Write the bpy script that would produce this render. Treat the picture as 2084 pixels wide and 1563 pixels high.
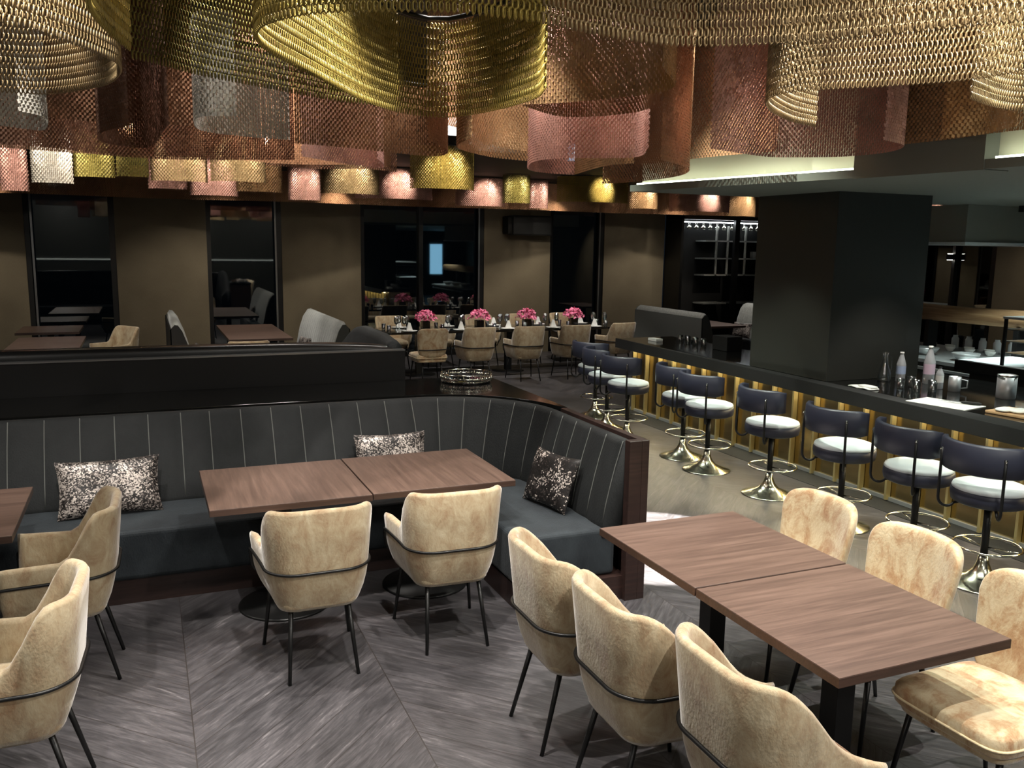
import bpy, math, random
import numpy as np
from mathutils import Matrix, Vector, Euler

PI = math.pi
S = bpy.context.scene
COL = S.collection
for o_ in list(bpy.data.objects):
    bpy.data.objects.remove(o_)

# ------------------------------------------------------------------ camera
# room frame: X runs along the window wall, Y towards it, camera above the origin
cam_d = bpy.data.cameras.new('camera')
cam_d.sensor_width = 36.0
cam_d.lens = 36.0 * 1770 / 2084
cam_d.clip_start = 0.05
cam_d.clip_end = 100
cam = bpy.data.objects.new('camera', cam_d)
COL.objects.link(cam)
CAM_YAW, CAM_PITCH, CAM_ROLL, CAM_H = math.radians(23), 0.159, 0.0148, 2.15
f_ = Vector((math.sin(CAM_YAW) * math.cos(CAM_PITCH), math.cos(CAM_YAW) * math.cos(CAM_PITCH), -math.sin(CAM_PITCH)))
cam.matrix_world = Matrix.Translation((0, 0, CAM_H)) @ f_.to_track_quat('-Z', 'Y').to_matrix().to_4x4() @ Matrix.Rotation(CAM_ROLL, 4, 'Z')
S.camera = cam

# ------------------------------------------------------------------ world, exposure
w_ = bpy.data.worlds.new('night')
S.world = w_
w_.use_nodes = True
w_.node_tree.nodes['Background'].inputs[0].default_value = (0.02, 0.03, 0.045, 1)
w_.node_tree.nodes['Background'].inputs[1].default_value = 0.12
S.view_settings.view_transform = 'Standard'
S.view_settings.look = 'None'
S.view_settings.gamma = 1.0
S.view_settings.use_curve_mapping = False
S.view_settings.exposure = 0.62

WARM = (1.0, 0.88, 0.72)
NEUT = (1.0, 0.95, 0.88)
COOL = (0.93, 1.0, 0.86)


def spot(x, y, z, tx, ty, power, size=70, blend=0.5, col=NEUT, rad=0.022, tz=0.0):
    d = bpy.data.lights.new('downlight', 'SPOT')
    d.energy = power
    d.spot_size = math.radians(size)
    d.spot_blend = blend
    d.color = col
    d.shadow_soft_size = rad
    o = bpy.data.objects.new('downlight', d)
    COL.objects.link(o)
    o.location = (x, y, z)
    o.rotation_euler = (Vector((tx, ty, tz)) - Vector((x, y, z))).to_track_quat('-Z', 'Y').to_euler()
    return o


CZ = 3.92
# (x, y, target x, target y, power, cone, blend, colour)
LIGHTS = [
    (2.5, 2.2, 2.5, 2.6, 240, 80, .6, NEUT), (3.4, 3.4, 3.0, 3.0, 300, 75, .5, NEUT),
    (0.9, 3.0, 1.1, 3.9, 330, 80, .5, NEUT), (-0.3, 2.9, -0.3, 3.7, 300, 80, .5, NEUT),
    (0.5, 4.4, 0.9, 5.0, 220, 70, .5, NEUT), (1.7, 4.6, 1.8, 5.0, 200, 70, .5, NEUT),
    (1.9, 1.0, 1.6, 2.2, 260, 85, .6, NEUT), (-0.6, 4.6, -0.5, 5.2, 200, 70, .5, NEUT),
    (3.9, 5.6, 3.9, 5.6, 260, 85, .6, COOL), (3.7, 8.0, 3.9, 7.8, 260, 85, .6, COOL),
    (3.9, 2.6, 4.3, 3.4, 260, 80, .6, COOL), (2.3, 9.6, 2.4, 9.6, 160, 80, .6, NEUT),
    (4.0, 10.2, 4.4, 11.0, 150, 80, .6, NEUT),
]
for (x, y, tx, ty, p_, sz, bl, cc) in LIGHTS:
    spot(x, y, CZ, tx, ty, p_, sz, bl, cc)
spot(3.75, 5.35, 2.74, 3.38, 5.22, 3600, 32, 0.12, NEUT, 0.02)  # added unseen spot between the curtains for the bright pool on the floor
LOWZ = 3.25
for (x, y, tx, ty, p_, sz, bl, cc) in [
    (4.6, 13.6, 4.6, 13.9, 120, 75, .6, NEUT), (6.6, 13.6, 6.6, 13.9, 120, 75, .6, NEUT),
    (-1.0, 13.0, -0.9, 13.2, 110, 70, .6, NEUT), (1.5, 13.0, 1.5, 13.8, 110, 70, .6, NEUT),
    (2.4, 12.6, 2.2, 12.9, 70, 70, .6, NEUT), (10.2, 13.2, 10.2, 13.6, 120, 75, .6, NEUT), (7.6, 12.2, 8.2, 12.8, 70, 75, .6, NEUT),
    (0.8, 11.0, 0.9, 11.7, 80, 80, .6, NEUT), (4.2, 11.0, 4.3, 12.6, 90, 70, .6, NEUT), (6.4, 11.2, 6.3, 12.7, 90, 70, .6, NEUT), (11.6, 7.9, 12.8, 9.2, 60, 90, .8, WARM),
    (1.5, 14.2, 0.4, 16.0, 75, 75, .9, WARM), (3.1, 14.6, 3.0, 16.0, 75, 75, .9, WARM),
    (7.3, 14.6, 7.0, 16.0, 75, 75, .9, WARM), (9.9, 14.6, 9.6, 16.0, 75, 75, .9, WARM),
    (-2.0, 14.4, -2.3, 16.0, 65, 75, .9, WARM)]:
    spot(x, y, LOWZ, tx, ty, p_, sz, bl, cc)
# bar side: lights in the low ceiling over the stools and the kitchen
for yy in (3.9, 5.1, 6.6, 8.2, 9.6):
    spot(5.0, yy, 2.62 if yy < 7.3 else 3.25, 5.0, yy, 45, 90, .7, COOL)
for (x, y) in ((7.4, 4.6), (9.6, 5.9), (8.6, 5.6), (8.0, 6.4)):
    spot(x, y, 2.62, x, y, 110, 100, .7, (0.85, 1.0, 0.95))
spot(6.2, 5.3, 2.62, 6.3, 5.5, 70, 80, .7, NEUT)
# soft fill lights added under the ceiling to brighten the curtains and room
for (x, y, p_) in ((-2.6, -1.4, 60), (1.6, -1.6, 75), (4.6, -0.6, 60), (-3.4, 6.2, 40), (2.6, 6.2, 30), (1.2, 8.2, 40), (5.2, 11.6, 30)):
    d_ = bpy.data.lights.new('added_fill', 'AREA')
    d_.shape = 'DISK'
    d_.size = 0.7
    d_.energy = p_
    d_.color = NEUT
    o_ = bpy.data.objects.new('added_fill', d_)
    COL.objects.link(o_)
    o_.location = (x, y, 3.9)

# ------------------------------------------------------------------ helpers


def lin(r, g, b):
    f = lambda v: (v / 255 / 12.92) if v / 255 <= 0.04045 else ((v / 255 + 0.055) / 1.055) ** 2.4
    return (f(r), f(g), f(b), 1.0)


def tag(o, label=None, cat=None, group=None, kind=None):
    if label: o['label'] = label
    if cat: o['category'] = cat
    if group: o['group'] = group
    if kind: o['kind'] = kind
    return o


def thing(name, label, cat, loc=(0, 0, 0), rz=0.0, group=None):
    o = bpy.data.objects.new(name, None)
    o.empty_display_size = 0.1
    COL.objects.link(o)
    o.location = loc
    o.rotation_euler = (0, 0, rz)
    return tag(o, label, cat, group)


def copy_tree(root, loc, rz=None, label=None, group=None, scale=None):
    r = root.copy()
    COL.objects.link(r)
    r.location = loc
    if rz is not None: r.rotation_euler = (0, 0, rz)
    if label: r['label'] = label
    if group: r['group'] = group
    if scale: r.scale = scale
    for ch in list(root.children):
        c = ch.copy(); COL.objects.link(c); c.parent = r
        for g in list(ch.children):
            d = g.copy(); COL.objects.link(d); d.parent = c
    return r


class MB:
    def __init__(s):
        s.v = []; s.f = []; s.sm = []

    def add(s, v, f, smooth=False):
        n = len(s.v)
        s.v += [tuple(p) for p in v]
        s.f += [tuple(i + n for i in q) for q in f]
        s.sm += [smooth] * len(f)
        return s

    def box(s, x0, x1, y0, y1, z0, z1):
        v = [(x0, y0, z0), (x1, y0, z0), (x1, y1, z0), (x0, y1, z0), (x0, y0, z1), (x1, y0, z1), (x1, y1, z1), (x0, y1, z1)]
        return s.add(v, [(0, 3, 2, 1), (4, 5, 6, 7), (0, 1, 5, 4), (1, 2, 6, 5), (2, 3, 7, 6), (3, 0, 4, 7)])

    def prism(s, poly, z0, z1):
        n = len(poly)
        v = [(x, y, z0) for x, y in poly] + [(x, y, z1) for x, y in poly]
        f = [tuple(range(n - 1, -1, -1)), tuple(range(n, 2 * n))]
        f += [(i, (i + 1) % n, (i + 1) % n + n, i + n) for i in range(n)]
        return s.add(v, f)

    def tube(s, pts, r, seg=8, closed=False, cap=True):
        pts = [Vector(p) for p in pts]
        n = len(pts)
        rs = r if isinstance(r, (list, tuple)) else [r] * n
        V = []; prev = None
        for i, p in enumerate(pts):
            a = pts[(i - 1) % n] if (closed or i > 0) else p
            b = pts[(i + 1) % n] if (closed or i < n - 1) else p
            t = (b - a).normalized()
            if prev is None:
                u = t.orthogonal().normalized()
            else:
                u = (prev - t * prev.dot(t))
                u = u.normalized() if u.length > 1e-6 else t.orthogonal().normalized()
            prev = u
            w = t.cross(u)
            for k in range(seg):
                an = 2 * PI * k / seg
                V.append(p + (u * math.cos(an) + w * math.sin(an)) * rs[i])
        F = []
        m = n if closed else n - 1
        for i in range(m):
            j = (i + 1) % n
            for k in range(seg):
                l = (k + 1) % seg
                F.append((i * seg + k, i * seg + l, j * seg + l, j * seg + k))
        if cap and not closed:
            F.append(tuple(range(seg - 1, -1, -1)))
            F.append(tuple((n - 1) * seg + k for k in range(seg)))
        return s.add(V, F, True)

    def lathe(s, prof, seg=24, c=(0, 0, 0), smooth=True, caps=True):
        V = []; F = []
        for (r, z) in prof:
            for k in range(seg):
                a = 2 * PI * k / seg
                V.append((c[0] + r * math.cos(a), c[1] + r * math.sin(a), c[2] + z))
        for i in range(len(prof) - 1):
            for k in range(seg):
                l = (k + 1) % seg
                F.append((i * seg + k, i * seg + l, (i + 1) * seg + l, (i + 1) * seg + k))
        if caps:
            F.append(tuple(range(seg - 1, -1, -1)))
            F.append(tuple((len(prof) - 1) * seg + k for k in range(seg)))
        return s.add(V, F, smooth)

    def sup(s, c, h, e1=0.3, e2=0.3, nu=32, nv=16, warp=None):
        """rounded box (superellipsoid)"""
        def sg(v, e): return math.copysign(abs(v) ** e, v)
        V = []; F = []
        for j in range(nv + 1):
            ph = -PI / 2 + PI * j / nv
            for i in range(nu):
                th = 2 * PI * i / nu
                x = sg(math.cos(ph), e1) * sg(math.cos(th), e2)
                y = sg(math.cos(ph), e1) * sg(math.sin(th), e2)
                z = sg(math.sin(ph), e1)
                p = (c[0] + x * h[0], c[1] + y * h[1], c[2] + z * h[2])
                if warp: p = warp(p)
                V.append(p)
        for j in range(nv):
            for i in range(nu):
                k = (i + 1) % nu
                F.append((j * nu + i, j * nu + k, (j + 1) * nu + k, (j + 1) * nu + i))
        return s.add(V, F, True)

    def loft(s, rings, closed=True, capends=True, smooth=True):
        n = len(rings[0]); V = [p for r in rings for p in r]; F = []
        m = n if closed else n - 1
        for i in range(len(rings) - 1):
            for k in range(m):
                l = (k + 1) % n
                F.append((i * n + k, i * n + l, (i + 1) * n + l, (i + 1) * n + k))
        if capends and closed:
            F.append(tuple(range(n - 1, -1, -1)))
            F.append(tuple((len(rings) - 1) * n + k for k in range(n)))
        return s.add(V, F, smooth)

    def build(s, name, mat, parent=None, bevel=0.0, seg=2):
        me = bpy.data.meshes.new(name)
        me.from_pydata(s.v, [], s.f)
        me.polygons.foreach_set('use_smooth', s.sm)
        me.update()
        if mat: me.materials.append(mat)
        o = bpy.data.objects.new(name, me)
        COL.objects.link(o)
        if parent: o.parent = parent
        if bevel:
            b = o.modifiers.new('bevel', 'BEVEL'); b.width = bevel; b.segments = seg; b.limit_method = 'ANGLE'
        return o


def arc(cx, cy, r, a0, a1, n):
    return [(cx + r * math.cos(math.radians(a0 + (a1 - a0) * i / n)), cy + r * math.sin(math.radians(a0 + (a1 - a0) * i / n))) for i in range(n + 1)]


def sstep(t):
    t = max(0.0, min(1.0, t)); return t * t * (3 - 2 * t)


# ------------------------------------------------------------------ materials


class NT:
    def __init__(s, name):
        s.m = bpy.data.materials.new(name); s.m.use_nodes = True
        s.t = s.m.node_tree; s.b = s.t.nodes['Principled BSDF']

    def n(s, typ, **kw):
        x = s.t.nodes.new(typ)
        for k, v in kw.items():
            if k.startswith('i_'):
                x.inputs[int(k[2:]) if k[2:].isdigit() else k[2:].replace('_', ' ')].default_value = v
            else: setattr(x, k, v)
        return x

    def l(s, a, b): s.t.links.new(a, b); return s

    def math(s, op, a, b=None, c=None):
        x = s.t.nodes.new('ShaderNodeMath'); x.operation = op
        for i, v in enumerate((a, b, c)):
            if v is None: continue
            if isinstance(v, (int, float)): x.inputs[i].default_value = v
            else: s.l(v, x.inputs[i])
        return x.outputs[0]

    def set(s, **kw):
        for k, v in kw.items():
            s.b.inputs[k.replace('_', ' ')].default_value = v
        return s

    def ramp(s, fac, stops):
        r = s.t.nodes.new('ShaderNodeValToRGB')
        e = r.color_ramp.elements
        while len(e) < len(stops): e.new(0.5)
        for i, (p, c) in enumerate(stops): e[i].position = p; e[i].color = c
        s.l(fac, r.inputs[0]); return r.outputs[0]

    def coords(s, scale=(1, 1, 1), kind='Object', rot=(0, 0, 0)):
        tc = s.n('ShaderNodeTexCoord'); mp = s.n('ShaderNodeMapping')
        mp.inputs['Scale'].default_value = scale; mp.inputs['Rotation'].default_value = rot
        s.l(tc.outputs[kind], mp.inputs[0]); return mp.outputs[0]

    def noise(s, vec, scale, detail=4, rough=0.5, dist=0.0):
        x = s.n('ShaderNodeTexNoise'); x.inputs['Scale'].default_value = scale
        x.inputs['Detail'].default_value = detail; x.inputs['Roughness'].default_value = rough
        x.inputs['Distortion'].default_value = dist
        s.l(vec, x.inputs['Vector']); return x.outputs[0]

    def bump(s, h, strength=0.2, dist=0.01):
        b = s.n('ShaderNodeBump'); b.inputs['Strength'].default_value = strength; b.inputs['Distance'].default_value = dist
        s.l(h, b.inputs['Height']); s.l(b.outputs[0], s.b.inputs['Normal'])


def plain(name, col, rough=0.5, metal=0.0, **kw):
    t = NT(name); t.set(Base_Color=col, Roughness=rough, Metallic=metal, **kw)
    v = t.coords((1, 1, 1))
    h = t.noise(v, 60, 2)
    r = t.math('MULTIPLY_ADD', h, 0.08, max(0.0, rough - 0.04))
    t.l(r, t.b.inputs['Roughness'])
    return t.m


def velvet(name, stops, scale=9, sheen=0.5, rough=0.75, seeded=True):
    t = NT(name); t.set(Roughness=rough, Sheen_Weight=sheen, Sheen_Roughness=0.4, Specular_IOR_Level=0.25)
    v = t.coords((1.0, 1.0, 0.6))
    if seeded:
        oi = t.n('ShaderNodeObjectInfo'); ad = t.n('ShaderNodeVectorMath', operation='ADD')
        sc = t.math('MULTIPLY', oi.outputs['Random'], 20.0)
        t.l(v, ad.inputs[0]); t.l(sc, ad.inputs[1]); v = ad.outputs[0]
    a = t.noise(v, scale, 10, 0.72, 0.5)
    t.l(t.ramp(a, stops), t.b.inputs['Base Color'])
    t.bump(t.noise(v, 110, 4), 0.45, 0.005)
    return t.m


def wood(name, c1, c2, c3, axis='X', rough=0.42, scale=1.0, coat=0.0):
    t = NT(name); t.set(Roughness=rough, Coat_Weight=coat, Coat_Roughness=0.2)
    sc = {'X': (1.2, 22, 22), 'Y': (22, 1.2, 22), 'Z': (22, 22, 1.2)}[axis]
    v = t.coords(tuple(a * scale for a in sc))
    a = t.noise(v, 1.6, 6, 0.6, 0.9)
    b = t.noise(v, 7.0, 3, 0.6, 0.2)
    m = t.math('ADD', t.math('MULTIPLY', a, 0.75), t.math('MULTIPLY', b, 0.25))
    t.l(t.ramp(m, [(0.33, c1), (0.5, c2), (0.68, c3)]), t.b.inputs['Base Color'])
    t.bump(b, 0.08, 0.002)
    return t.m


def emit(name, col, strength):
    t = NT(name); t.set(Base_Color=(0, 0, 0, 1), Emission_Color=col, Emission_Strength=strength)
    return t.m


M = {}
M['cream'] = velvet('cream_velvet', [(0.27, lin(128, 96, 68)), (0.40, lin(150, 128, 100)), (0.52, lin(164, 147, 118)), (0.70, lin(182, 169, 142))], 13)
M['cream_patch'] = velvet('cream_velvet_brown_streaks', [(0.28, lin(140, 100, 70)), (0.42, lin(164, 134, 100)), (0.53, lin(184, 166, 134)), (0.70, lin(198, 186, 156))], 11)
M['tan_seat'] = velvet('tan_velvet', [(0.3, lin(112, 78, 54)), (0.7, lin(150, 112, 80))], 12)
M['cream_pipe'] = velvet('cream_piping', [(0.3, lin(200, 180, 140)), (0.7, lin(225, 210, 175))], 20, seeded=False)
M['grey_velvet'] = velvet('charcoal_velvet', [(0.3, lin(17, 19, 20)), (0.7, lin(27, 29, 29))], 6, 0.02, 0.7, seeded=False)
M['seat_velvet'] = velvet('slate_velvet', [(0.3, lin(26, 30, 34)), (0.7, lin(46, 52, 56))], 5, 0.06, 0.7, seeded=False)
M['pipe'] = plain('grey_piping', lin(86, 88, 84), 0.6)
M['pale_grey'] = velvet('pale_grey_weave', [(0.3, lin(120, 122, 118)), (0.7, lin(165, 166, 160))], 40, 0.3, 0.8, seeded=False)
M['table'] = wood('walnut_veneer', lin(70, 54, 47), lin(86, 68, 59), lin(103, 83, 73), 'X', 0.38)
M['table_y'] = wood('walnut_veneer_cross', lin(70, 54, 47), lin(86, 68, 59), lin(103, 83, 73), 'Y', 0.38)
M['edge'] = wood('dark_wood_edge', lin(50, 36, 30), lin(62, 45, 37), lin(74, 54, 45), 'X', 0.45)
M['dark_wood'] = wood('dark_brown_wood', lin(30, 20, 18), lin(40, 27, 24), lin(52, 35, 31), 'X', 0.4)
M['black_metal'] = plain('black_metal', lin(20, 20, 20), 0.42, 0.3)
M['near_black'] = plain('near_black_wood', lin(7, 6, 5), 0.6)
M['black'] = plain('matt_black', lin(14, 14, 14), 0.7)
M['gloss_black'] = plain('polished_black_stone', lin(16, 16, 15), 0.1, 0.0)
M['leather_black'] = plain('black_leather', lin(18, 18, 18), 0.3)
M['navy'] = plain('navy_leather', lin(42, 44, 58), 0.42)
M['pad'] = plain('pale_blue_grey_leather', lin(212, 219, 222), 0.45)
M['chrome'] = plain('polished_chrome', lin(215, 215, 205), 0.12, 1.0)
M['steel'] = plain('brushed_steel', lin(185, 188, 188), 0.38, 0.65)
M['brass'] = plain('brushed_brass', lin(226, 208, 150), 0.35, 0.8)
M['champagne'] = plain('champagne_metal', lin(200, 200, 182), 0.22, 1.0)
M['white'] = plain('white_porcelain', lin(235, 235, 230), 0.25)
M['linen'] = plain('white_linen', lin(228, 228, 222), 0.8)
M['column'] = plain('black_wall_tile', lin(42, 43, 38), 0.5)
M['ceiling'] = plain('dark_ceiling', lin(44, 40, 34), 0.8)
M['soffit'] = plain('soffit_paint', lin(112, 116, 108), 0.6)
M['hood'] = plain('grey_hood_panel', lin(120, 122, 114), 0.45)
M['mid_grey'] = plain('mid_grey_weave', lin(96, 99, 95), 0.7)
M['fascia'] = plain('cream_fascia', lin(214, 214, 192), 0.6)
M['frame'] = plain('window_frame_black', lin(12, 12, 12), 0.4)
M['silver'] = plain('silver_trim', lin(150, 150, 150), 0.3, 0.9)
M['log'] = wood('pale_log', lin(120, 88, 58), lin(160, 125, 88), lin(190, 158, 118), 'Y', 0.7, 0.5)
M['speaker'] = plain('speaker_shell', lin(26, 27, 28), 0.5)


M['brass_panel'] = plain('mirror_brass', lin(178, 156, 112), 0.2, 1.0)


def wall_mat():
    t = NT('taupe_wall_fabric'); t.set(Roughness=0.85)
    v = t.coords((1, 1, 1))
    a = t.noise(v, 1.4, 3); b = t.noise(t.coords((60, 60, 8)), 4, 3)
    m = t.math('ADD', t.math('MULTIPLY', a, 0.6), t.math('MULTIPLY', b, 0.4))
    t.l(t.ramp(m, [(0.35, lin(104, 95, 78)), (0.65, lin(122, 113, 94))]), t.b.inputs['Base Color'])
    t.bump(b, 0.15, 0.002)
    return t.m


M['wall'] = wall_mat()


def glass_mat(name, tint=(1, 1, 1, 1), thin=True):
    """clear glass: see through with mirror-like reflection by angle"""
    t = NT(name); t.t.nodes.remove(t.b)
    out = t.t.nodes['Material Output']
    tr = t.n('ShaderNodeBsdfTransparent'); tr.inputs[0].default_value = tint
    gl = t.n('ShaderNodeBsdfGlossy'); gl.inputs['Roughness'].default_value = 0.18 if thin else 0.02; gl.inputs[0].default_value = (0.95, 0.97, 0.96, 1)
    fr = t.n('ShaderNodeFresnel'); fr.inputs[0].default_value = 1.6 if thin else 1.9
    mx = t.n('ShaderNodeMixShader')
    f2 = t.math('MULTIPLY_ADD', fr.outputs[0], 1.3 if not thin else 2.2, 0.02 if not thin else 0.10)
    t.l(f2, mx.inputs[0]); t.l(tr.outputs[0], mx.inputs[1]); t.l(gl.outputs[0], mx.inputs[2]); t.l(mx.outputs[0], out.inputs[0])
    return t.m


M['glass'] = glass_mat('clear_glass', (0.9, 0.93, 0.93, 1))
M['pane'] = glass_mat('window_glass', (0.35, 0.38, 0.38, 1), False)


def floor_mat():
    t = NT('grey_herringbone_planks'); t.set(Roughness=0.42)
    tc = t.n('ShaderNodeTexCoord'); sp = t.n('ShaderNodeSeparateXYZ'); t.l(tc.outputs['Object'], sp.inputs[0])
    X, Y = sp.outputs[0], sp.outputs[1]
    w = 0.92; pw = 0.20 * math.sqrt(2)
    xs = t.math('DIVIDE', t.math('ADD', X, 40.37), w)
    col = t.math('FLOOR', xs); fr = t.math('FRACT', xs)
    par = t.math('MODULO', col, 2.0)
    tri = t.math('ADD', t.math('MULTIPLY', par, fr), t.math('MULTIPLY', t.math('SUBTRACT', 1.0, par), t.math('SUBTRACT', 1.0, fr)))
    v = t.math('DIVIDE', t.math('ADD', t.math('ADD', Y, 40.1), t.math('MULTIPLY', tri, w)), pw)
    pid = t.math('FLOOR', v); pf = t.math('FRACT', v)
    cb = t.n('ShaderNodeCombineXYZ'); t.l(col, cb.inputs[0]); t.l(pid, cb.inputs[1])
    wn = t.n('ShaderNodeTexWhiteNoise', noise_dimensions='3D'); t.l(cb.outputs[0], wn.inputs[0])
    # grain runs along the plank: coordinates along and across
    sgn = t.math('MULTIPLY_ADD', par, 2.0, -1.0)
    along = t.math('SUBTRACT', Y, t.math('MULTIPLY', X, sgn))
    across = t.math('ADD', Y, t.math('MULTIPLY', X, sgn))
    g = t.n('ShaderNodeCombineXYZ')
    t.l(t.math('MULTIPLY', along, 1.1), g.inputs[0]); t.l(t.math('MULTIPLY', across, 9.0), g.inputs[1]); t.l(t.math('MULTIPLY', wn.outputs[0], 37.0), g.inputs[2])
    n1 = t.noise(g.outputs[0], 1.5, 7, 0.65, 1.6)
    n2 = t.noise(g.outputs[0], 7.0, 4, 0.6, 0.6)
    m = t.math('ADD', t.math('MULTIPLY', n1, 0.62), t.math('MULTIPLY', n2, 0.38))
    m = t.math('ADD', m, t.math('MULTIPLY_ADD', wn.outputs[0], 0.09, -0.045))
    base = t.ramp(m, [(0.34, lin(42, 40, 42)), (0.48, lin(60, 58, 60)), (0.60, lin(80, 77, 79)), (0.74, lin(126, 122, 123))])
    # joints
    e1 = t.math('LESS_THAN', pf, 0.02); e2 = t.math('LESS_THAN', fr, 0.006)
    e = t.math('MAXIMUM', e1, e2)
    mx = t.n('ShaderNodeMix', data_type='RGBA'); t.l(e, mx.inputs[0]); t.l(base, mx.inputs[6]); mx.inputs[7].default_value = lin(44, 40, 39)
    t.l(mx.outputs[2], t.b.inputs['Base Color'])
    t.l(t.math('MULTIPLY_ADD', n2, 0.2, 0.30), t.b.inputs['Roughness'])
    t.bump(m, 0.15, 0.003)
    return t.m


M['floor'] = floor_mat()


def sequin_mat(name='black_and_silver_sequins', sh=0.0):
    t = NT(name)
    v = t.coords((1, 1, 1))
    vo = t.n('ShaderNodeTexVoronoi'); vo.inputs['Scale'].default_value = 130; t.l(v, vo.inputs['Vector'])
    n = t.noise(v, 9, 3, 0.6)
    sp = t.n('ShaderNodeSeparateColor'); t.l(vo.outputs['Color'], sp.inputs[0])
    k = t.math('ADD', t.math('MULTIPLY', sp.outputs[0], 0.55), n)
    c = t.ramp(k, [(0.65 + sh, lin(24, 21, 20)), (0.78 + sh, lin(84, 76, 72)), (1.0, lin(190, 180, 172))])
    t.l(c, t.b.inputs['Base Color']); t.set(Metallic=0.4, Roughness=0.45)
    t.bump(sp.outputs[1], 0.6, 0.004)
    return t.m


M['sequin'] = sequin_mat()


def chain_mat(name, c, rough=0.42):
    t = NT(name); t.set(Metallic=0.45, Roughness=rough)
    oi = t.n('ShaderNodeTexCoord')
    a = t.noise(oi.outputs['Object'], 3.0, 3)
    c2 = tuple(x * 0.72 for x in c[:3]) + (1,)
    t.l(t.ramp(a, [(0.4, c2), (0.6, c)]), t.b.inputs['Base Color'])
    return t.m


CH = {
    'yellow': chain_mat('yellow_gold_chain', lin(168, 146, 72)),
    'gold': chain_mat('pale_gold_chain', lin(170, 146, 106)),
    'tan': chain_mat('bronze_gold_chain', lin(188, 150, 108)),
    'brown': chain_mat('copper_brown_chain', lin(180, 136, 102)),
    'red': chain_mat('dark_copper_chain', lin(152, 110, 86)),
    'pink': chain_mat('rose_chain', lin(206, 158, 146)),
    'silver': chain_mat('silver_chain', lin(232, 226, 214)),
    'olive': chain_mat('olive_gold_chain', lin(150, 138, 72)),
}

# ------------------------------------------------------------------ the room
def struct(name, mb, mat, parent=None, **kw):
    o = mb.build(name, mat, parent, **kw)
    if not parent: o['kind'] = 'structure'
    return o


WY = 16.0
struct('floor', MB().box(-7, 13, -3.2, WY + 0.3, -0.1, 0), M['floor'])
struct('ceiling', MB().box(-7, 13, -3.2, 10.5, 4.0, 4.1), M['ceiling'])
struct('ceiling', MB().box(-7, 13, 10.5, WY + 0.3, 3.3, 4.1), M['ceiling'])
struct('wall_left', MB().box(-7.2, -7, -3.2, WY + 0.3, 0, 4.1), M['wall'])
struct('wall_front', MB().box(-7, 13, -3.3, -3.2, 0, 4.1), M['column'])
wr = MB()
wr.box(12.8, 13.0, -3.2, 10.1, 0, 4.1); wr.box(12.8, 13.0, 11.9, WY + 0.3, 0, 4.1)
wr.box(12.8, 13.0, 10.1, 11.9, 3.3, 4.1)
struct('wall_right', wr, M['wall'])
OPEN = [(-3.6, -3.0), (-1.70, -0.38), (1.05, 2.31), (3.73, 6.16), (7.58, 8.81), (10.26, 12.8)]
wb = MB(); x0 = -7.0
for a, b in OPEN:
    wb.box(x0, a, WY, WY + 0.3, 0, 3.3); x0 = b
struct('wall_back', wb, M['wall'])
for i, (a, b) in enumerate(OPEN[1:5]):
    w = struct('window_%d' % (i + 1), MB().box(a, b, WY + 0.12, WY + 0.135, 0.0, 3.3), M['pane'])
    fr = MB()
    fr.box(a, a + 0.07, WY + 0.02, WY + 0.2, 0, 3.3); fr.box(b - 0.09, b, WY + 0.02, WY + 0.2, 0, 3.3)
    fr.box(a, b, WY + 0.02, WY + 0.2, 3.2, 3.3); fr.box(a, b, WY + 0.02, WY + 0.2, 0, 0.1)
    if i == 2: fr.box(4.85, 4.93, WY + 0.02, WY + 0.2, 0.1, 3.2)
    fr.build('window_frame', M['frame'], w)
    sx = a + 0.09 if i == 0 else b - 0.12
    MB().box(sx, sx + 0.03, WY + 0.0, WY + 0.02, 0, 3.3).build('frame_strip', M['silver'], w)
w = struct('window_5', MB().box(12.9, 12.915, 10.1, 11.9, 0, 3.3), M['pane'])
fr = MB(); fr.box(12.82, 12.98, 10.1, 10.2, 0, 3.3); fr.box(12.82, 12.98, 11.8, 11.9, 0, 3.3); fr.box(12.82, 12.98, 10.9, 10.96, 0, 3.3)
fr.build('window_frame', M['frame'], w)
# low ceiling over the bar with its lit upstand
low = [(4.29, 7.32), (4.78, 4.99), (4.95, 3.4), (5.3, 1.0), (5.3, -3.2), (12.8, -3.2), (12.8, 7.32)]
struct('ceiling', MB().prism(low, 2.66, 2.72), M['soffit'])
up = MB()
def upstand(mb, pts, off, t, z0, z1):
    poly = [(x + off, y) for x, y in pts] + [(x + off + t, y) for x, y in reversed(pts)]
    mb.prism(poly, z0, z1)
upstand(up, [(4.29, 7.30), (4.78, 4.99)], 0.12, 0.08, 2.72, 4.0)
upstand(up, [(4.88, 4.0), (4.95, 3.4), (5.3, 1.0), (5.3, -3.2)], 0.12, 0.08, 2.72, 4.0)
up.box(4.44, 12.8, 7.22, 7.30, 2.72, 4.0)
struct('trim_1', up, M['fascia'])
struct('trim_2', MB().prism([(4.775, 4.99), (4.875, 4.0), (5.1, 4.0), (5.0, 4.99)], 2.655, 4.0), M['soffit'])
led = MB()
upstand(led, [(4.30, 7.25), (4.77, 5.02)], 0.02, 0.025, 2.722, 2.735)
upstand(led, [(4.89, 3.95), (4.95, 3.4), (5.3, 1.0)], 0.02, 0.025, 2.722, 2.735)
tag(led.build('cove_light_strip', emit('cove_light', (0.95, 1.0, 0.78, 1), 6.0)), 'warm white light strip along the edge of the low ceiling above the bar', 'light')
struct('wall_column', MB().box(5.735, 6.86, 6.14, 7.24, 0.952, 2.66).box(6.1, 6.8, 6.3, 7.1, 0, 0.868), M['column'])
struct('trim_3', MB().prism([(5.60, 3.0), (5.58, 10.0), (5.95, 10.0), (5.88, 3.0)], 0.0, 0.004), M['black'])
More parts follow.
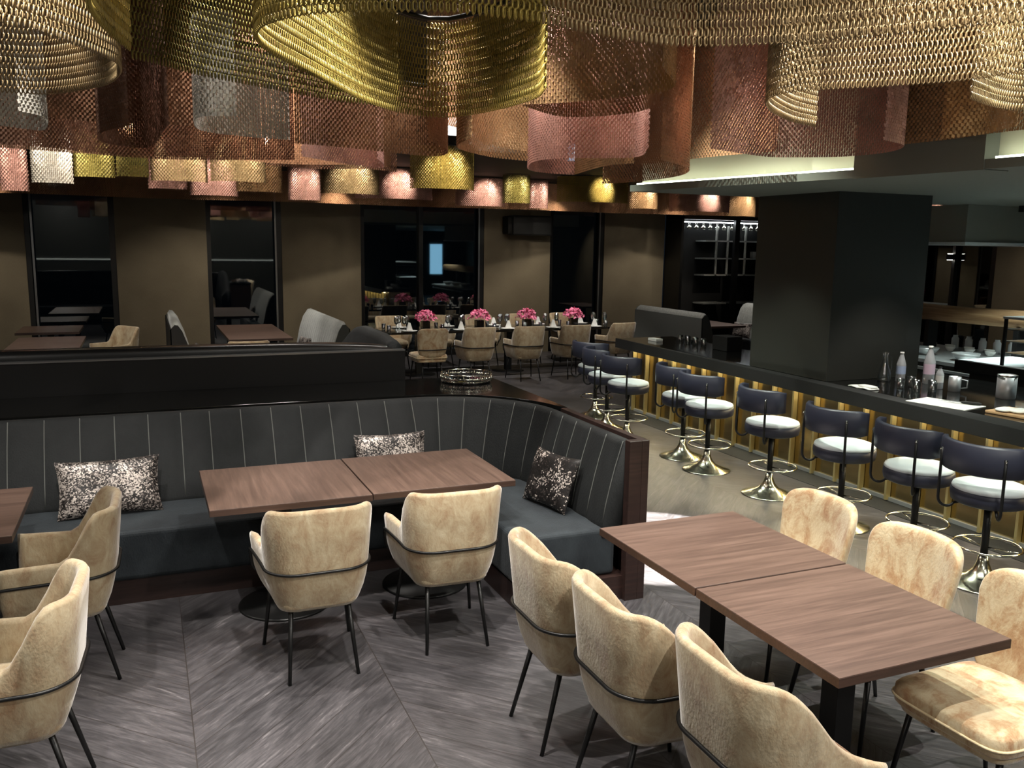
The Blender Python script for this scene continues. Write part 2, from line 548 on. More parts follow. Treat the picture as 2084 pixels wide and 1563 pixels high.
# behind the camera: a light ledge and a screen, seen only mirrored in the windows
tag(MB().box(-3.5, 9.0, -3.2, -3.14, 1.38, 1.42).build('wall_light_ledge', emit('ledge_light', (0.95, 1, 0.9, 1), 0.6)), 'long light ledge on the wall opposite the windows', 'light')
sc = thing('wall_screen', 'tall blue lit screen on the wall opposite the windows', 'screen', (11.46, -3.2, 0.84))
MB().box(-0.3, 0.3, 0, 0.04, 0, 1.31).build('casing', M['black'], sc)
MB().box(-0.27, 0.27, 0.04, 0.045, 0.03, 1.28).build('display', emit('screen_blue', (0.25, 0.55, 0.8, 1), 2.5), sc)


# ------------------------------------------------------------------ chain curtains
def catmull(P, step):
    P = [np.array(p, float) for p in P]
    Q = [2 * P[0] - P[1]] + P + [2 * P[-1] - P[-2]]
    out = []
    for i in range(1, len(Q) - 2):
        p0, p1, p2, p3 = Q[i - 1], Q[i], Q[i + 1], Q[i + 2]
        for k in range(24):
            t = k / 24
            out.append(0.5 * ((2 * p1) + (-p0 + p2) * t + (2 * p0 - 5 * p1 + 4 * p2 - p3) * t * t + (-p0 + 3 * p1 - 3 * p2 + p3) * t ** 3))
    out.append(Q[-2]); out = np.array(out)
    d = np.r_[0, np.cumsum(np.linalg.norm(np.diff(out, axis=0), axis=1))]
    n = max(2, int(d[-1] / step)); s = (np.arange(n) + 0.5) * d[-1] / n
    pts = np.stack([np.interp(s, d, out[:, 0]), np.interp(s, d, out[:, 1])], 1)
    e = 1e-3
    a = np.stack([np.interp(s + e, d, out[:, 0]), np.interp(s + e, d, out[:, 1])], 1) - np.stack([np.interp(s - e, d, out[:, 0]), np.interp(s - e, d, out[:, 1])], 1)
    return pts, np.arctan2(a[:, 1], a[:, 0])


def link_template():
    V = []; F = []
    n, m = 6, 3
    for k in range(n):
        a = 2 * PI * k / n + PI / 6
        cx, cz = math.cos(a), math.sin(a)
        for j in range(m):
            b = 2 * PI * j / m
            rr = 0.0025
            V.append(((0.0068 + rr * math.cos(b)) * cx, rr * math.sin(b) * 1.4, (0.0125 + rr * math.cos(b)) * cz))
    for k in range(n):
        for j in range(m):
            F.append((k * m + j, ((k + 1) % n) * m + j, ((k + 1) % n) * m + (j + 1) % m, k * m + (j + 1) % m))
    return np.array(V), np.array(F)


LV, LF = link_template()


def inst_mesh(name, TV, TF, pos, ang, mat, scale=1.0):
    n = len(pos); c, s = np.cos(ang), np.sin(ang)
    x = TV[None, :, 0] * c[:, None] - TV[None, :, 1] * s[:, None]
    y = TV[None, :, 0] * s[:, None] + TV[None, :, 1] * c[:, None]
    z = np.broadcast_to(TV[None, :, 2], x.shape)
    V = np.stack([x * scale + pos[:, 0:1], y * scale + pos[:, 1:2], z * scale + pos[:, 2:3]], 2).reshape(-1, 3)
    F = (TF[None] + (np.arange(n) * len(TV))[:, None, None]).reshape(-1, 4)
    me = bpy.data.meshes.new(name)
    me.vertices.add(len(V)); me.vertices.foreach_set('co', V.astype(np.float32).ravel())
    me.loops.add(F.size); me.loops.foreach_set('vertex_index', F.astype(np.int32).ravel())
    me.polygons.add(len(F)); me.polygons.foreach_set('loop_start', (np.arange(len(F)) * 4).astype(np.int32))
    me.polygons.foreach_set('loop_total', np.full(len(F), 4, np.int32))
    me.update(); me.validate()
    me.materials.append(mat)
    return me


def curtain(P, zb, zt, mat, label, near=True, group=None, wave=0.0, top=4.0):
    pitch = 0.0185 if near else 0.0165
    pts, ang = catmull(P, pitch)
    rng = np.random.default_rng(len(P) * 7 + int(abs(P[0][0]) * 100))
    c0 = pts.mean(0)
    root = thing('chain_curtain', label, 'chain curtain', (float(c0[0]), float(c0[1]), zb), 0, group)
    pts = pts - c0
    if near:
        h = 0.0255; nz = int((zt - zb) / h)
        zz = np.arange(nz) * h + 0.0125
        Pn = np.repeat(pts, nz, 0); An = np.repeat(ang, nz)
        Z = np.tile(zz, len(pts)); par = np.tile(np.arange(nz) % 2, len(pts))
        A = An + np.where(par == 0, 0.75, -0.75)
        pos = np.c_[Pn, Z]
        me = inst_mesh('chain_strands', LV, LF, pos, A, CH[mat], 1.3)
    else:
        h = 0.019; nz = max(2, int((zt - zb) / h)); zz = np.arange(nz) * h + h * 0.5
        Pn = np.repeat(pts, nz, 0); An = np.repeat(ang, nz)
        Z = np.tile(zz, len(pts)); par = (np.tile(np.arange(nz), len(pts)) + np.repeat(np.arange(len(pts)), nz)) % 2
        A = An + np.where(par == 0, 0.5, -0.5) + rng.normal(0, 0.10, len(Z))
        w = pitch * 0.60
        TV = np.array([(-w, 0, -h * 0.44), (w * 0.5, 0.002, -h * 0.58), (w, 0, h * 0.44), (-w * 0.5, 0.002, h * 0.58)])
        TF = np.array([(0, 1, 2, 3)])
        me = inst_mesh('chain_strands', TV, TF, np.c_[Pn, Z], A, CH[mat])
    o = bpy.data.objects.new('chain_strands', me); COL.objects.link(o); o.parent = root
    rail = MB()
    q = [tuple(p) + (zt - zb + 0.012,) for p in pts[::6]]
    if len(q) < 2: q = [tuple(pts[0]) + (zt - zb + .012,), tuple(pts[-1]) + (zt - zb + .012,)]
    rail.tube(q, 0.012, 6)
    if zt < top - 0.06:
        for k in (0, len(q) // 2, len(q) - 1):
            rail.tube([q[k], (q[k][0], q[k][1], top - zb)], 0.005, 5)
    rail.build('curtain_rail', M['black_metal'], root)
    return root


CURT = [
    ([(1.02, 5.1), (1.2, 4.98), (1.41, 5.05)], 2.98, 4.0, 'yellow', 'short yellow chain panel seen through the curling yellow curtain, left', False),
    ([(1.63, 5.2), (1.76, 5.1), (1.92, 5.2)], 3.1, 4.0, 'tan', 'short bronze chain panel seen through the curling yellow curtain, right', False),
    ([(2.2, 3.5), (2.55, 4.0), (2.3, 4.55), (1.95, 4.9)], 2.95, 4.0, 'tan', 'bronze chain curtain behind the pale gold one, right of the curling yellow one', False),
    ([(4.18, 7.05), (4.26, 6.5), (4.34, 6.0), (4.50, 5.5)], 2.88, 4.0, 'brown', 'copper chain curtain hiding the upper part of the lit bar ceiling edge', False),
    ([(4.80, 4.6), (4.83, 4.2), (4.80, 3.8), (4.86, 3.2)], 2.86, 4.0, 'tan', 'bronze chain curtain against the dark panel of the bar ceiling edge', False),
    ([(-1.5, 6.6), (-1.0, 6.9), (-0.3, 7.3), (0.4, 7.2), (0.9, 7.4)], 3.0, 4.0, 'brown', 'copper chain curtain behind the left silvery ones', False),
    ([(2.3, 6.9), (2.7, 7.3), (3.0, 7.9), (3.6, 8.4), (4.2, 8.6)], 3.1, 4.0, 'brown', 'copper chain curtain behind the tall rose one', False),
    ([(1.6, 3.46), (1.66, 3.71), (1.62, 4.14), (1.48, 4.46), (1.24, 4.4), (0.98, 4.12), (0.66, 3.61), (0.47, 3.3), (0.39, 3.11), (0.37, 2.97), (0.39, 2.83), (0.49, 2.66), (0.69, 2.53), (0.89, 2.46), (1.12, 2.46)],
     2.8, 3.27, 'yellow', 'large curling yellow gold chain curtain nearest the camera, above the near table pair', True),
    ([(1.12, 2.46), (1.41, 2.53), (1.65, 2.53), (1.88, 2.39), (2.07, 2.18), (2.2, 2.02), (2.34, 1.83), (2.6, 1.5)],
     2.8, 3.4, 'gold', 'pale gold chain curtain running on from the curling yellow one to the upper right', True),
    ([(3.37, 3.82), (3.11, 3.71), (2.77, 3.46), (2.57, 3.22), (2.54, 3.07), (2.61, 2.95), (2.78, 2.77), (2.95, 2.51), (2.97, 2.1)],
     2.8, 3.7, 'gold', 'pale gold chain curtain with a curled left end at the upper right', True),
    ([(3.32, 2.82), (3.63, 2.93), (3.85, 2.93), (4.04, 2.82)], 2.8, 3.7, 'gold', 'short pale gold chain curtain cut by the right edge of the photo', True),
    ([(4.36, 3.88), (4.38, 3.62), (4.24, 3.3)], 2.8, 4.0, 'tan', 'bronze gold chain curtain hanging close to the lit edge above the bar', False),
    ([(3.52, 4.98), (4.1, 5.2), (4.32, 5.18), (4.62, 4.93), (4.66, 4.58), (4.46, 4.25), (4.12, 4.08)], 2.8, 4.0, 'pink', 'rose chain curtain with a rounded right end in front of the lit bar ceiling edge', False),
    ([(3.77, 7.45), (3.44, 7.4), (3.16, 7.14), (2.91, 6.5), (2.96, 6.1), (3.39, 5.75), (3.14, 5.14)], 2.8, 4.0, 'pink', 'tall rose and copper chain curtain left of the slit in the middle of the ceiling', False),
    ([(3.74, 7.4), (3.56, 6.5), (3.63, 6.15)], 2.8, 4.0, 'tan', 'narrow bronze chain curtain below the tall rose one, left of the bar ceiling', False),
    ([(3.21, 5.09), (3.68, 5.48), (3.98, 5.95), (4.1, 6.4), (4.1, 6.95), (3.98, 7.3)], 2.72, 4.0, 'brown', 'tall copper brown chain curtain right of the slit, meeting the lit bar ceiling', False),
    ([(1.18, 7.01), (1.61, 7.47), (1.97, 7.73), (1.92, 7.37), (1.75, 6.9)], 2.8, 3.6, 'pink', 'rose chain curtain with horizontal shine hanging left of the ceiling gap', False),
    ([(0.93, 5.94), (0.65, 5.9), (0.4, 5.76), (0.32, 5.48), (0.33, 5.08), (0.5, 4.97)], 2.8, 3.35, 'silver', 'silvery chain curtain with a rounded left end below the curling yellow one', False),
    ([(0.99, 6.13), (1.34, 6.2), (1.95, 6.46), (2.11, 6.36), (1.99, 5.92), (1.72, 5.49)], 2.8, 3.3, 'brown', 'copper brown chain curtain left of the small white ceiling lamp', False),
    ([(2.84, 6.44), (2.48, 6.3), (2.11, 5.93), (1.98, 5.65), (1.92, 5.22)], 2.8, 3.3, 'tan', 'bronze chain curtain right of the small white ceiling lamp', False),
    ([(0.0, 4.02), (0.12, 4.12), (0.26, 4.27), (0.49, 4.42), (0.75, 4.58), (1.0, 4.72), (1.25, 4.76)], 2.88, 4.0, 'olive', 'dark bronze chain curtain sloping between the left ring and the curling yellow one', True),
    ([(-1.3, 3.0), (-0.9, 3.0), (-0.54, 3.1), (-0.36, 3.2), (-0.2, 3.39), (-0.07, 3.64), (-0.04, 3.82), (-0.06, 4.06), (-0.14, 4.32), (-0.37, 4.64), (-0.64, 4.64), (-0.86, 4.37)], 2.8, 3.35, 'gold', 'large oval gold chain curtain at the upper left corner', True),
    ([(-0.1, 2.69), (-0.1, 2.94), (-0.06, 3.2), (0.0, 3.45)], 2.8, 3.6, 'yellow', 'narrow yellow chain curtain behind the oval gold one at upper left', True),
    ([(-0.94, 5.84), (-0.73, 6.07), (-0.61, 6.18), (-0.51, 6.17), (-0.45, 5.57), (-0.55, 5.32)], 2.8, 3.4, 'silver', 'silvery chain curtain at the left edge below the oval gold one', False),
    ([(0.18, 5.5), (0.08, 6.95), (-0.2, 6.76), (-0.19, 6.15), (-0.03, 5.68)], 2.8, 4.0, 'red', 'dark copper chain curtain between the two silvery ones on the left', False),
    ([(-1.4, 7.7), (-1.14, 7.82), (-0.62, 7.9), (-0.27, 8.35), (0.09, 8.47), (0.47, 8.39), (1.27, 7.9)], 2.85, 4.0, 'red', 'long low dark copper chain curtain above the rear booth on the left', False),
    ([(-2.2, 9.0), (-1.2, 8.7), (-0.3, 8.9), (0.6, 8.7), (1.4, 8.95), (2.2, 8.6), (2.5, 9.3)], 2.9, 4.0, 'brown', 'long wavy copper brown chain curtain behind the low dark copper one', False),
    ([(-3.2, 15.2), (-1.5, 14.9), (0.4, 15.2), (2.4, 14.9), (4.4, 15.2), (6.6, 15.0), (8.6, 15.3), (10.6, 15.0), (12.2, 15.2)], 2.79, 3.29, 'brown', 'very long wavy copper chain curtain closest to the window wall', False),
    ([(1.2, 9.8), (1.9, 10.0), (2.3, 9.7), (2.75, 9.95)], 2.95, 4.0, 'red', 'dark copper chain curtain above the round tray', False),
    ([(2.75, 4.3), (2.9, 4.9), (2.6, 5.3), (2.15, 5.0)], 2.98, 4.0, 'brown', 'small copper chain curtain hanging behind the pale gold one near the slit', False),
]
for P, zb, zt, m, lab, near in CURT:
    curtain(P, zb, zt, m, lab, near)

FAR = [(-1.27, -1.0, 10.2, 2.61), (-0.94, -0.56, 9.5, 2.67), (-0.58, -0.19, 9.5, 2.75), (-0.19, 0.12, 9.5, 2.75), (0.1, 0.51, 10.2, 2.69), (0.12, 0.69, 9.5, 2.74), (0.6, 1.21, 12, 2.71), (0.69, 1.26, 9.5, 2.75), (1.02, 1.55, 10.2, 2.7), (2.02, 2.52, 13.3, 2.75), (2.28, 3.11, 12, 2.8), (3.08, 4.35, 13.3, 2.82), (2.97, 3.79, 10.2, 2.79), (5.05, 6.0, 14.4, 2.8), (5.55, 6.06, 13.3, 2.83), (6.38, 6.76, 14.4, 2.79), (6.47, 7.83, 13.3, 2.87), (8.54, 9.24, 14.4, 2.86), (9.29, 10.65, 14.4, 2.82), (10.66, 11.43, 14.4, 2.77)]
FCOL = ['pink', 'silver', 'olive', 'olive', 'pink', 'gold', 'pink', 'gold', 'tan', 'pink', 'gold', 'pink', 'yellow', 'pink', 'olive', 'pink', 'yellow', 'tan', 'pink', 'tan']
FWORD = {'pink': 'rose', 'silver': 'silvery', 'olive': 'olive gold', 'gold': 'pale gold', 'tan': 'bronze', 'yellow': 'yellow'}
ORD = ['first', 'second', 'third', 'fourth', 'fifth', 'sixth', 'seventh', 'eighth', 'ninth', 'tenth', 'eleventh', 'twelfth', 'thirteenth', 'fourteenth', 'fifteenth', 'sixteenth', 'seventeenth', 'eighteenth', 'nineteenth', 'twentieth']
for i, (a, b, Y, z) in enumerate(FAR):
    Y += 0.16 * (i % 3); a += 0.01; b -= 0.01
    r = (b - a) / 2; n = 6
    P = [((a + b) / 2 - r * math.cos(PI * k / n), Y - 0.55 * r * math.sin(PI * k / n)) for k in range(n + 1)]
    curtain(P, z, 3.29, FCOL[i], 'small curved %s chain curtain, %s from the left of the far row' % (FWORD[FCOL[i]], ORD[i]), False, 'small chain curtains in the far row', top=3.3 if Y > 10.5 else 4.0)
    if Y > 0:     # spot added in front of each far curtain, aimed to light it
        spot((a + b) / 2, Y - 0.75, 3.24, (a + b) / 2, Y, 40, 60, 0.8, WARM, 0.03, z + 0.05)

lt = thing('ceiling_lamp', 'small white box lamp under the ceiling in the gap between bronze curtains', 'lamp', (2.77, 8.0, 3.16))
MB().box(-0.06, 0.06, -0.05, 0.05, 0.0, 0.15).build('lamp_shade', emit('lamp_white', (1, 1, 0.95, 1), 1.6), lt)
MB().tube([(0, 0, 0.15), (0, 0, 0.84)], 0.008, 6).build('lamp_rod', M['black_metal'], lt)
sg = thing('illuminated_sign', 'small blue illuminated sign hanging beside the copper chain curtains', 'sign', (4.05, 7.95, 2.98))
MB().box(-0.1, 0.1, -0.02, 0.02, 0, 0.16).build('sign_face', emit('sign_blue', (0.25, 0.55, 0.8, 1), 1.0), sg)
MB().tube([(0, 0, 0.16), (0, 0, 1.02)], 0.006, 6).build('sign_rod', M['black_metal'], sg)
MB().box(-0.07, -0.02, -0.024, -0.02, 0.03, 0.13).box(0.0, 0.07, -0.024, -0.02, 0.03, 0.06).box(0.0, 0.05, -0.024, -0.02, 0.09, 0.12).build('pictogram', emit('sign_white', (0.8, 0.95, 1, 1), 1.2), sg)


# ------------------------------------------------------------------ cream chairs
def shell_path():
    out = []
    hw, yb, yf, r = 0.252, -0.27, 0.20, 0.15
    for k in range(9): out.append((-hw - 0.028 * (1 - k / 9) ** 1.3, yf + (yb + r - yf) * k / 9, -1, 0))
    for k in range(11):
        a = math.radians(180 + 90 * k / 10)
        out.append((-hw + r + r * math.cos(a), yb + r + r * math.sin(a), math.cos(a), math.sin(a)))
    for k in range(1, 6): out.append((-hw + r + (2 * hw - 2 * r) * k / 6, yb, 0, -1))
    for k in range(11):
        a = math.radians(270 + 90 * k / 10)
        out.append((hw - r + r * math.cos(a), yb + r + r * math.sin(a), math.cos(a), math.sin(a)))
    for k in range(1, 10): out.append((hw + 0.028 * (k / 9) ** 1.3, yb + r + (yf - yb - r) * k / 9, 1, 0))
    return out


def flare(z):
    s = min(1, max(0, (z - 0.35) / 0.20))
    return -0.055 * (1 - s) ** 2


def chair_legs(root, hw=0.17):
    for sx in (-1, 1):
        MB().tube([(sx * 0.14, -0.17, 0.38), (sx * hw, -0.27, 0.0)], [0.013, 0.009], 8).build('leg', M['black_metal'], root)
        MB().tube([(sx * 0.19, 0.17, 0.38), (sx * 0.23, 0.23, 0.0)], [0.013, 0.009], 8).build('leg', M['black_metal'], root)


def make_armchair(label, group, winged=False):
    root = thing('velvet_armchair', label, 'chair', (0, 0, 0), 0, group)
    P = shell_path(); rings = []; rimpts = []
    th = 0.045
    for i, (x, y, nx, ny) in enumerate(P):
        if winged:
            t_ = sstep((y + 0.21) / 0.30)
            top = 0.885 - 0.265 * t_ - 0.05 * sstep((y - 0.04) / 0.16)
        else: top = 0.655 + (0.885 - 0.655) * (1 - sstep((y + 0.205) / 0.15))
        # round the top corners of the back seen from behind
        back = sstep((-y - 0.05) / 0.2)
        
        ring = []
        zs = [0.35, 0.38, 0.43, 0.49, 0.55, 0.62, 0.7] if top > 0.74 else [0.35, 0.38, 0.42, 0.45, 0.47, 0.485, 0.5]
        zs += [top - 0.02]
        end = min(i, len(P) - 1 - i)
        tt = th * (0.6 if end == 0 else 1)
        def pt(z, inn):
            o = flare(z) - inn
            yy = y + ny * o - 0.10 * max(0, z - 0.48) * back
            return (x + nx * (o + (0.03 * max(0, z - 0.5) / 0.4)), yy, z)
        for z in zs: ring.append(pt(z, 0))
        ring.append(pt(top - 0.006, tt * 0.18)); ring.append(pt(top, tt * 0.5)); ring.append(pt(top - 0.006, tt * 0.82))
        for z in reversed(zs): ring.append(pt(z, tt))
        rings.append(ring)
    MB().loft(rings, True, True).build('shell', M['cream'], root)
    MB().sup((0, -0.015, 0.388), (0.20, 0.215, 0.042), 0.5, 0.35).build('seat_base', M['cream'], root)
    MB().sup((0, 0.02, 0.445), (0.225, 0.235, 0.055), 0.45, 0.3).build('seat_cushion', M['tan_seat'] if winged else M['cream'], root)
    belt = []
    for (x, y, nx, ny) in P:
        belt.append((x + nx * 0.010, y + ny * 0.010 - 0.008, 0.565 - (0.12 * sstep((y + 0.05) / 0.25) if winged else 0)))
    a, b = belt[0], belt[-1]
    hz = a[2]
    pts = [(-0.21, 0.19, 0.37), (a[0] + 0.01, 0.205, (hz + 0.37) / 2), (a[0], 0.207, hz - 0.02)] + belt + [(b[0], 0.207, hz - 0.02), (b[0] - 0.01, 0.205, (hz + 0.37) / 2), (0.21, 0.19, 0.37)]
    MB().tube(pts, 0.0075, 6).build('frame_tube', M['black_metal'], root)
    chair_legs(root)
    return root


def make_side_chair(label, group):
    root = thing('velvet_side_chair', label, 'chair', (0, 0, 0), 0, group)
    def wb_(p):
        x, y, z = p
        t = (z - 0.44) / 0.44
        x *= 0.84 + 0.16 * min(1, t * 1.3)
        return (x, y + 0.07 * (x / 0.25) ** 2 - 0.09 * t, z)
    MB().sup((0, -0.235, 0.665), (0.25, 0.034, 0.222), 0.35, 0.42, 40, 20, wb_).build('backrest', M['cream_patch'], root)
    sc_ = MB().sup((0, 0.01, 0.435), (0.252, 0.255, 0.055), 0.4, 0.3, 40, 14).build('seat_cushion', M['cream_patch'], root)
    MB().sup((0, 0.0, 0.385), (0.235, 0.24, 0.03), 0.4, 0.3, 40, 10).build('seat_base', M['cream_patch'], root)
    pp = [(0.255 * math.copysign(abs(math.cos(a)) ** .3, math.cos(a)), 0.01 + 0.258 * math.copysign(abs(math.sin(a)) ** .3, math.sin(a)), 0.432) for a in [2 * PI * k / 48 for k in range(48)]]
    MB().tube(pp, 0.005, 6, True).build('seat_piping', M['cream_pipe'], sc_)
    MB().tube([wb_((x, -0.275, 0.56)) for x in [-0.25 + 0.05 * k for k in range(11)]], 0.0075, 6).build('frame_tube', M['black_metal'], root)
    chair_legs(root)
    return root


NEARG, FARG = None, None
ca = make_armchair('cream velvet armchair, left of the two seen from behind at the booth table', None)
ca.location = (0.74, 4.34, 0)
R = math.radians
copy_tree(ca, (1.47, 4.40, 0), R(-2), 'cream velvet armchair, right of the two seen from behind at the booth table')
copy_tree(ca, (-0.46, 4.62, 0), R(88), 'cream velvet armchair in profile by the silver speckled cushion at the left')
copy_tree(ca, (-0.56, 3.53, 0), R(86), 'cream velvet armchair nearest the lower left corner, half cut by the photo')
cw = make_armchair('cream velvet armchair at the near table pair, closest to the grey booth end', None, True)
cw.location = (1.74, 3.25, 0); cw.rotation_euler = (0, 0, R(-90))
copy_tree(cw, (1.77, 2.68, 0), R(-90), 'middle cream velvet armchair on the left side of the near table pair')
copy_tree(cw, (1.87, 2.11, 0), R(-91), 'cream velvet armchair at the bottom edge, left side of the near table pair')
cb = make_side_chair('armless cream velvet chair farthest along the stool side of the near tables', None)
cb.location = (2.93, 3.38, 0); cb.rotation_euler = (0, 0, R(90))
copy_tree(cb, (2.93, 2.77, 0), R(90), 'middle armless cream velvet chair on the stool side of the near tables')
copy_tree(cb, (2.90, 2.13, 0), R(91), 'armless cream velvet chair with its seat in full view at the lower right corner')


# ------------------------------------------------------------------ tables
def make_table(name, label, mat, loc, w=0.815, l=0.815, group=None, round_base=True, cat='table'):
    root = thing(name, label, cat, loc, 0, group)
    tt = MB().box(-w / 2 + .001, w / 2 - .001, -l / 2 + .001, l / 2 - .001, 0.747, 0.750).build('tabletop', mat, root, bevel=0.0012)
    MB().box(-w / 2, w / 2, -l / 2, l / 2, 0.713, 0.7472).build('edge_band', M['edge'], tt, bevel=0.001)
    MB().box(-0.045, 0.045, -0.045, 0.045, 0.02, 0.7135).build('pedestal', M['black_metal'], root, bevel=0.003)
    MB().lathe([(0.27, 0.0), (0.27, 0.008), (0.262, 0.014), (0.05, 0.022)], 40).build('base_plate', M['black_metal'], root)
    return root


def table_at(x, y, z, *a, **k): return make_table(*a, **k)


make_table('pedestal_table', 'square walnut table at the lower right, its front edge facing the camera', M['table'], (2.465, 2.45, 0), 0.815, 0.812)
make_table('pedestal_table', 'square walnut table behind the lower right one, touching the grey booth end', M['table'], (2.465, 3.28, 0), 0.815, 0.825)
make_table('pedestal_table', 'left walnut table of the pair inside the curved grey booth', M['table_y'], (0.70, 5.09, 0), 0.87, 0.87)
make_table('pedestal_table', 'right walnut table of the pair inside the curved grey booth', M['table_y'], (1.578, 5.10, 0), 0.87, 0.87)
make_table('pedestal_table', 'walnut table cut by the left edge beside the silver speckled cushion', M['table'], (-1.065, 5.02, 0), 0.87, 0.90)

# ------------------------------------------------------------------ curved booth
booth = thing('curved_booth', 'large charcoal velvet booth with vertical channels and a curved right corner', 'booth', (0, 0, 0))


def ridge(ds):
    """plan line of the backrest ridge with outward normals"""
    L = []
    xa = -3.3; x1 = 1.86; rr = 0.78; y1 = 6.24
    n = int((x1 - xa) / ds)
    for i in range(n): L.append((xa + (x1 - xa) * i / n, y1, 0, 1))
    n = int(rr * PI / 2 / ds)
    for i in range(n + 1):
        a = PI / 2 * (1 - i / n)
        L.append((x1 + rr * math.cos(a), y1 - rr + rr * math.sin(a), math.cos(a), math.sin(a)))
    n = int((5.46 - 4.45) / ds)
    for i in range(1, n + 1): L.append((x1 + rr, 5.46 - (5.46 - 4.45) * i / n, 1, 0))
    return L


RL = ridge(0.0205)
SEC = [(1.0, .40), (.93, .48), (.78, .60), (.58, .72), (.38, .83), (.2, .91), (.09, .96), (.02, .985), (-.12, .995), (-.27, .98), (-.34, .93), (-.36, .40)]
rings = []; seams = []; s_len = 0
CW = 0.205
for i, (x, y, nx, ny) in enumerate(RL):
    if i: s_len += math.hypot(x - RL[i - 1][0], y - RL[i - 1][1])
    D = 0.30 - 0.16 * sstep((s_len - 4.9) / 1.4)
    ph = (s_len / CW) % 1.0
    bul = 0.012 * (1 - abs(2 * ph - 1) ** 3)
    rg = []
    for j, (d, z) in enumerate(SEC):
        o = -d * D if d > 0 else -d * 0.22
        b = bul if 0 < j < 8 else 0
        rg.append((x + nx * (o - b), y + ny * (o - b), z + (b * 0.3 if j == 7 else 0)))
    rings.append(rg)
    if ph < 0.05 or ph > 0.95 + 0.0: 
        if not seams or s_len - seams[-1][0] > CW * 0.5: seams.append((s_len, i, D))
bk_ = MB().loft(rings, True, True).build('backrest', M['grey_velvet'], booth)
pm = MB()
for _, i, D in seams:
    x, y, nx, ny = RL[i]
    pm.tube([(x + nx * (-d * D - 0.002), y + ny * (-d * D - 0.002), z + 0.001) for d, z in SEC[1:8]], 0.0035, 5)
pm.build('seam_piping', M['pipe'], bk_)
# seat
seat_poly = [(-3.3, 5.38), (1.62, 5.38)] + arc(1.62, 5.06, 0.32, 90, 0, 8)[1:] + [(1.94, 4.46), (2.60, 4.46), (2.60, 5.46)] + arc(1.86, 5.46, 0.74, 0, 90, 12)[1:] + [(-3.3, 6.2)]
MB().prism(seat_poly, 0.15, 0.455).build('seat_cushion', M['seat_velvet'], booth, bevel=0.03, seg=4)
pl = [(-3.3, 5.41), (1.62, 5.41)] + arc(1.62, 5.08, 0.33, 90, 0, 8)[1:] + [(1.95, 4.42), (2.66, 4.42), (2.66, 5.46)] + arc(1.86, 5.46, 0.78, 0, 90, 12)[1:] + [(-3.3, 6.22)]
MB().prism(pl, 0.0, 0.15).build('plinth', M['dark_wood'], booth)
ep = MB()
ep.prism([(2.715, 4.38), (2.765, 4.38), (2.765, 5.5), (2.715, 5.5)], 0.0, 1.0)
ep.box(2.63, 2.715, 4.38, 4.44, 0.0, 1.0)
ep.build('end_panel', M['dark_wood'], booth, bevel=0.003)

# service ledge and the rear booth back
ledge = thing('service_ledge', 'polished black ledge between the front booth and the rear booth', 'ledge', (0, 0, 0))
lp = [(-3.5, 6.34), (1.86, 6.34)] + arc(1.86, 5.46, 0.88, 90, 8, 12)[1:] + [(2.78, 5.52), (2.78, 7.11), (-3.5, 7.11)]
MB().prism(lp, 0.955, 0.998).build('top', M['gloss_black'], ledge, bevel=0.003)
lp2 = [(-3.48, 6.36), (1.86, 6.36)] + arc(1.86, 5.46, 0.9, 90, 14, 12)[1:] + [(2.765, 5.56), (2.765, 7.10), (-3.48, 7.10)]
MB().prism(lp2, 0.0, 0.955).build('base_cabinet', M['dark_wood'], ledge)

rear = thing('rear_booth', 'second dark booth behind the black ledge with a silver line along its back', 'booth', (0, 0, 0))
MB().box(-5.5, 2.03, 7.12, 7.17, 0.0, 1.245).build('back_panel', M['near_black'], rear)
MB().box(-5.5, 2.03, 7.117, 7.19, 1.245, 1.257).build('trim_strip', M['silver'], rear)
rr_ = MB(); rr_.sup((-1.75, 7.27, 1.14), (3.78, 0.085, 0.19), 0.35, 0.3, 40, 14)
rr_.build('back_cushion', M['leather_black'], rear)
MB().prism([(-5.5, 7.2), (1.7, 7.2), (1.7, 7.85), (-5.5, 7.85)], 0.12, 0.46).build('seat_cushion', M['seat_velvet'], rear, bevel=0.03)
wr_ = []
for k in range(25):
    t = k / 24; y = 7.22 + t * 2.75
    h = 1.35 - 0.42 * sstep((y - 8.3) / 1.6) - 0.03 * (1 - sstep((y - 7.2) / .4))
    bx = 0.010 * (1 - abs(2 * ((y / 0.2) % 1) - 1) ** 3)
    x0 = 1.93 - 0.06 * sstep((y - 9) / 1)
    wr_.append([(x0 - 0.13 - bx, y, 0.3), (x0 - 0.10 - bx, y, 0.8), (x0 - 0.03 - bx, y, h - 0.06), (x0, y, h - 0.01), (x0 + 0.06, y, h), (x0 + 0.10, y, h - 0.05), (x0 + 0.10, y, 0.3)])
MB().loft(wr_, True, True).build('wing', M['grey_velvet'], rear)


M['sequin_dark'] = sequin_mat('black_sequins', 0.25)


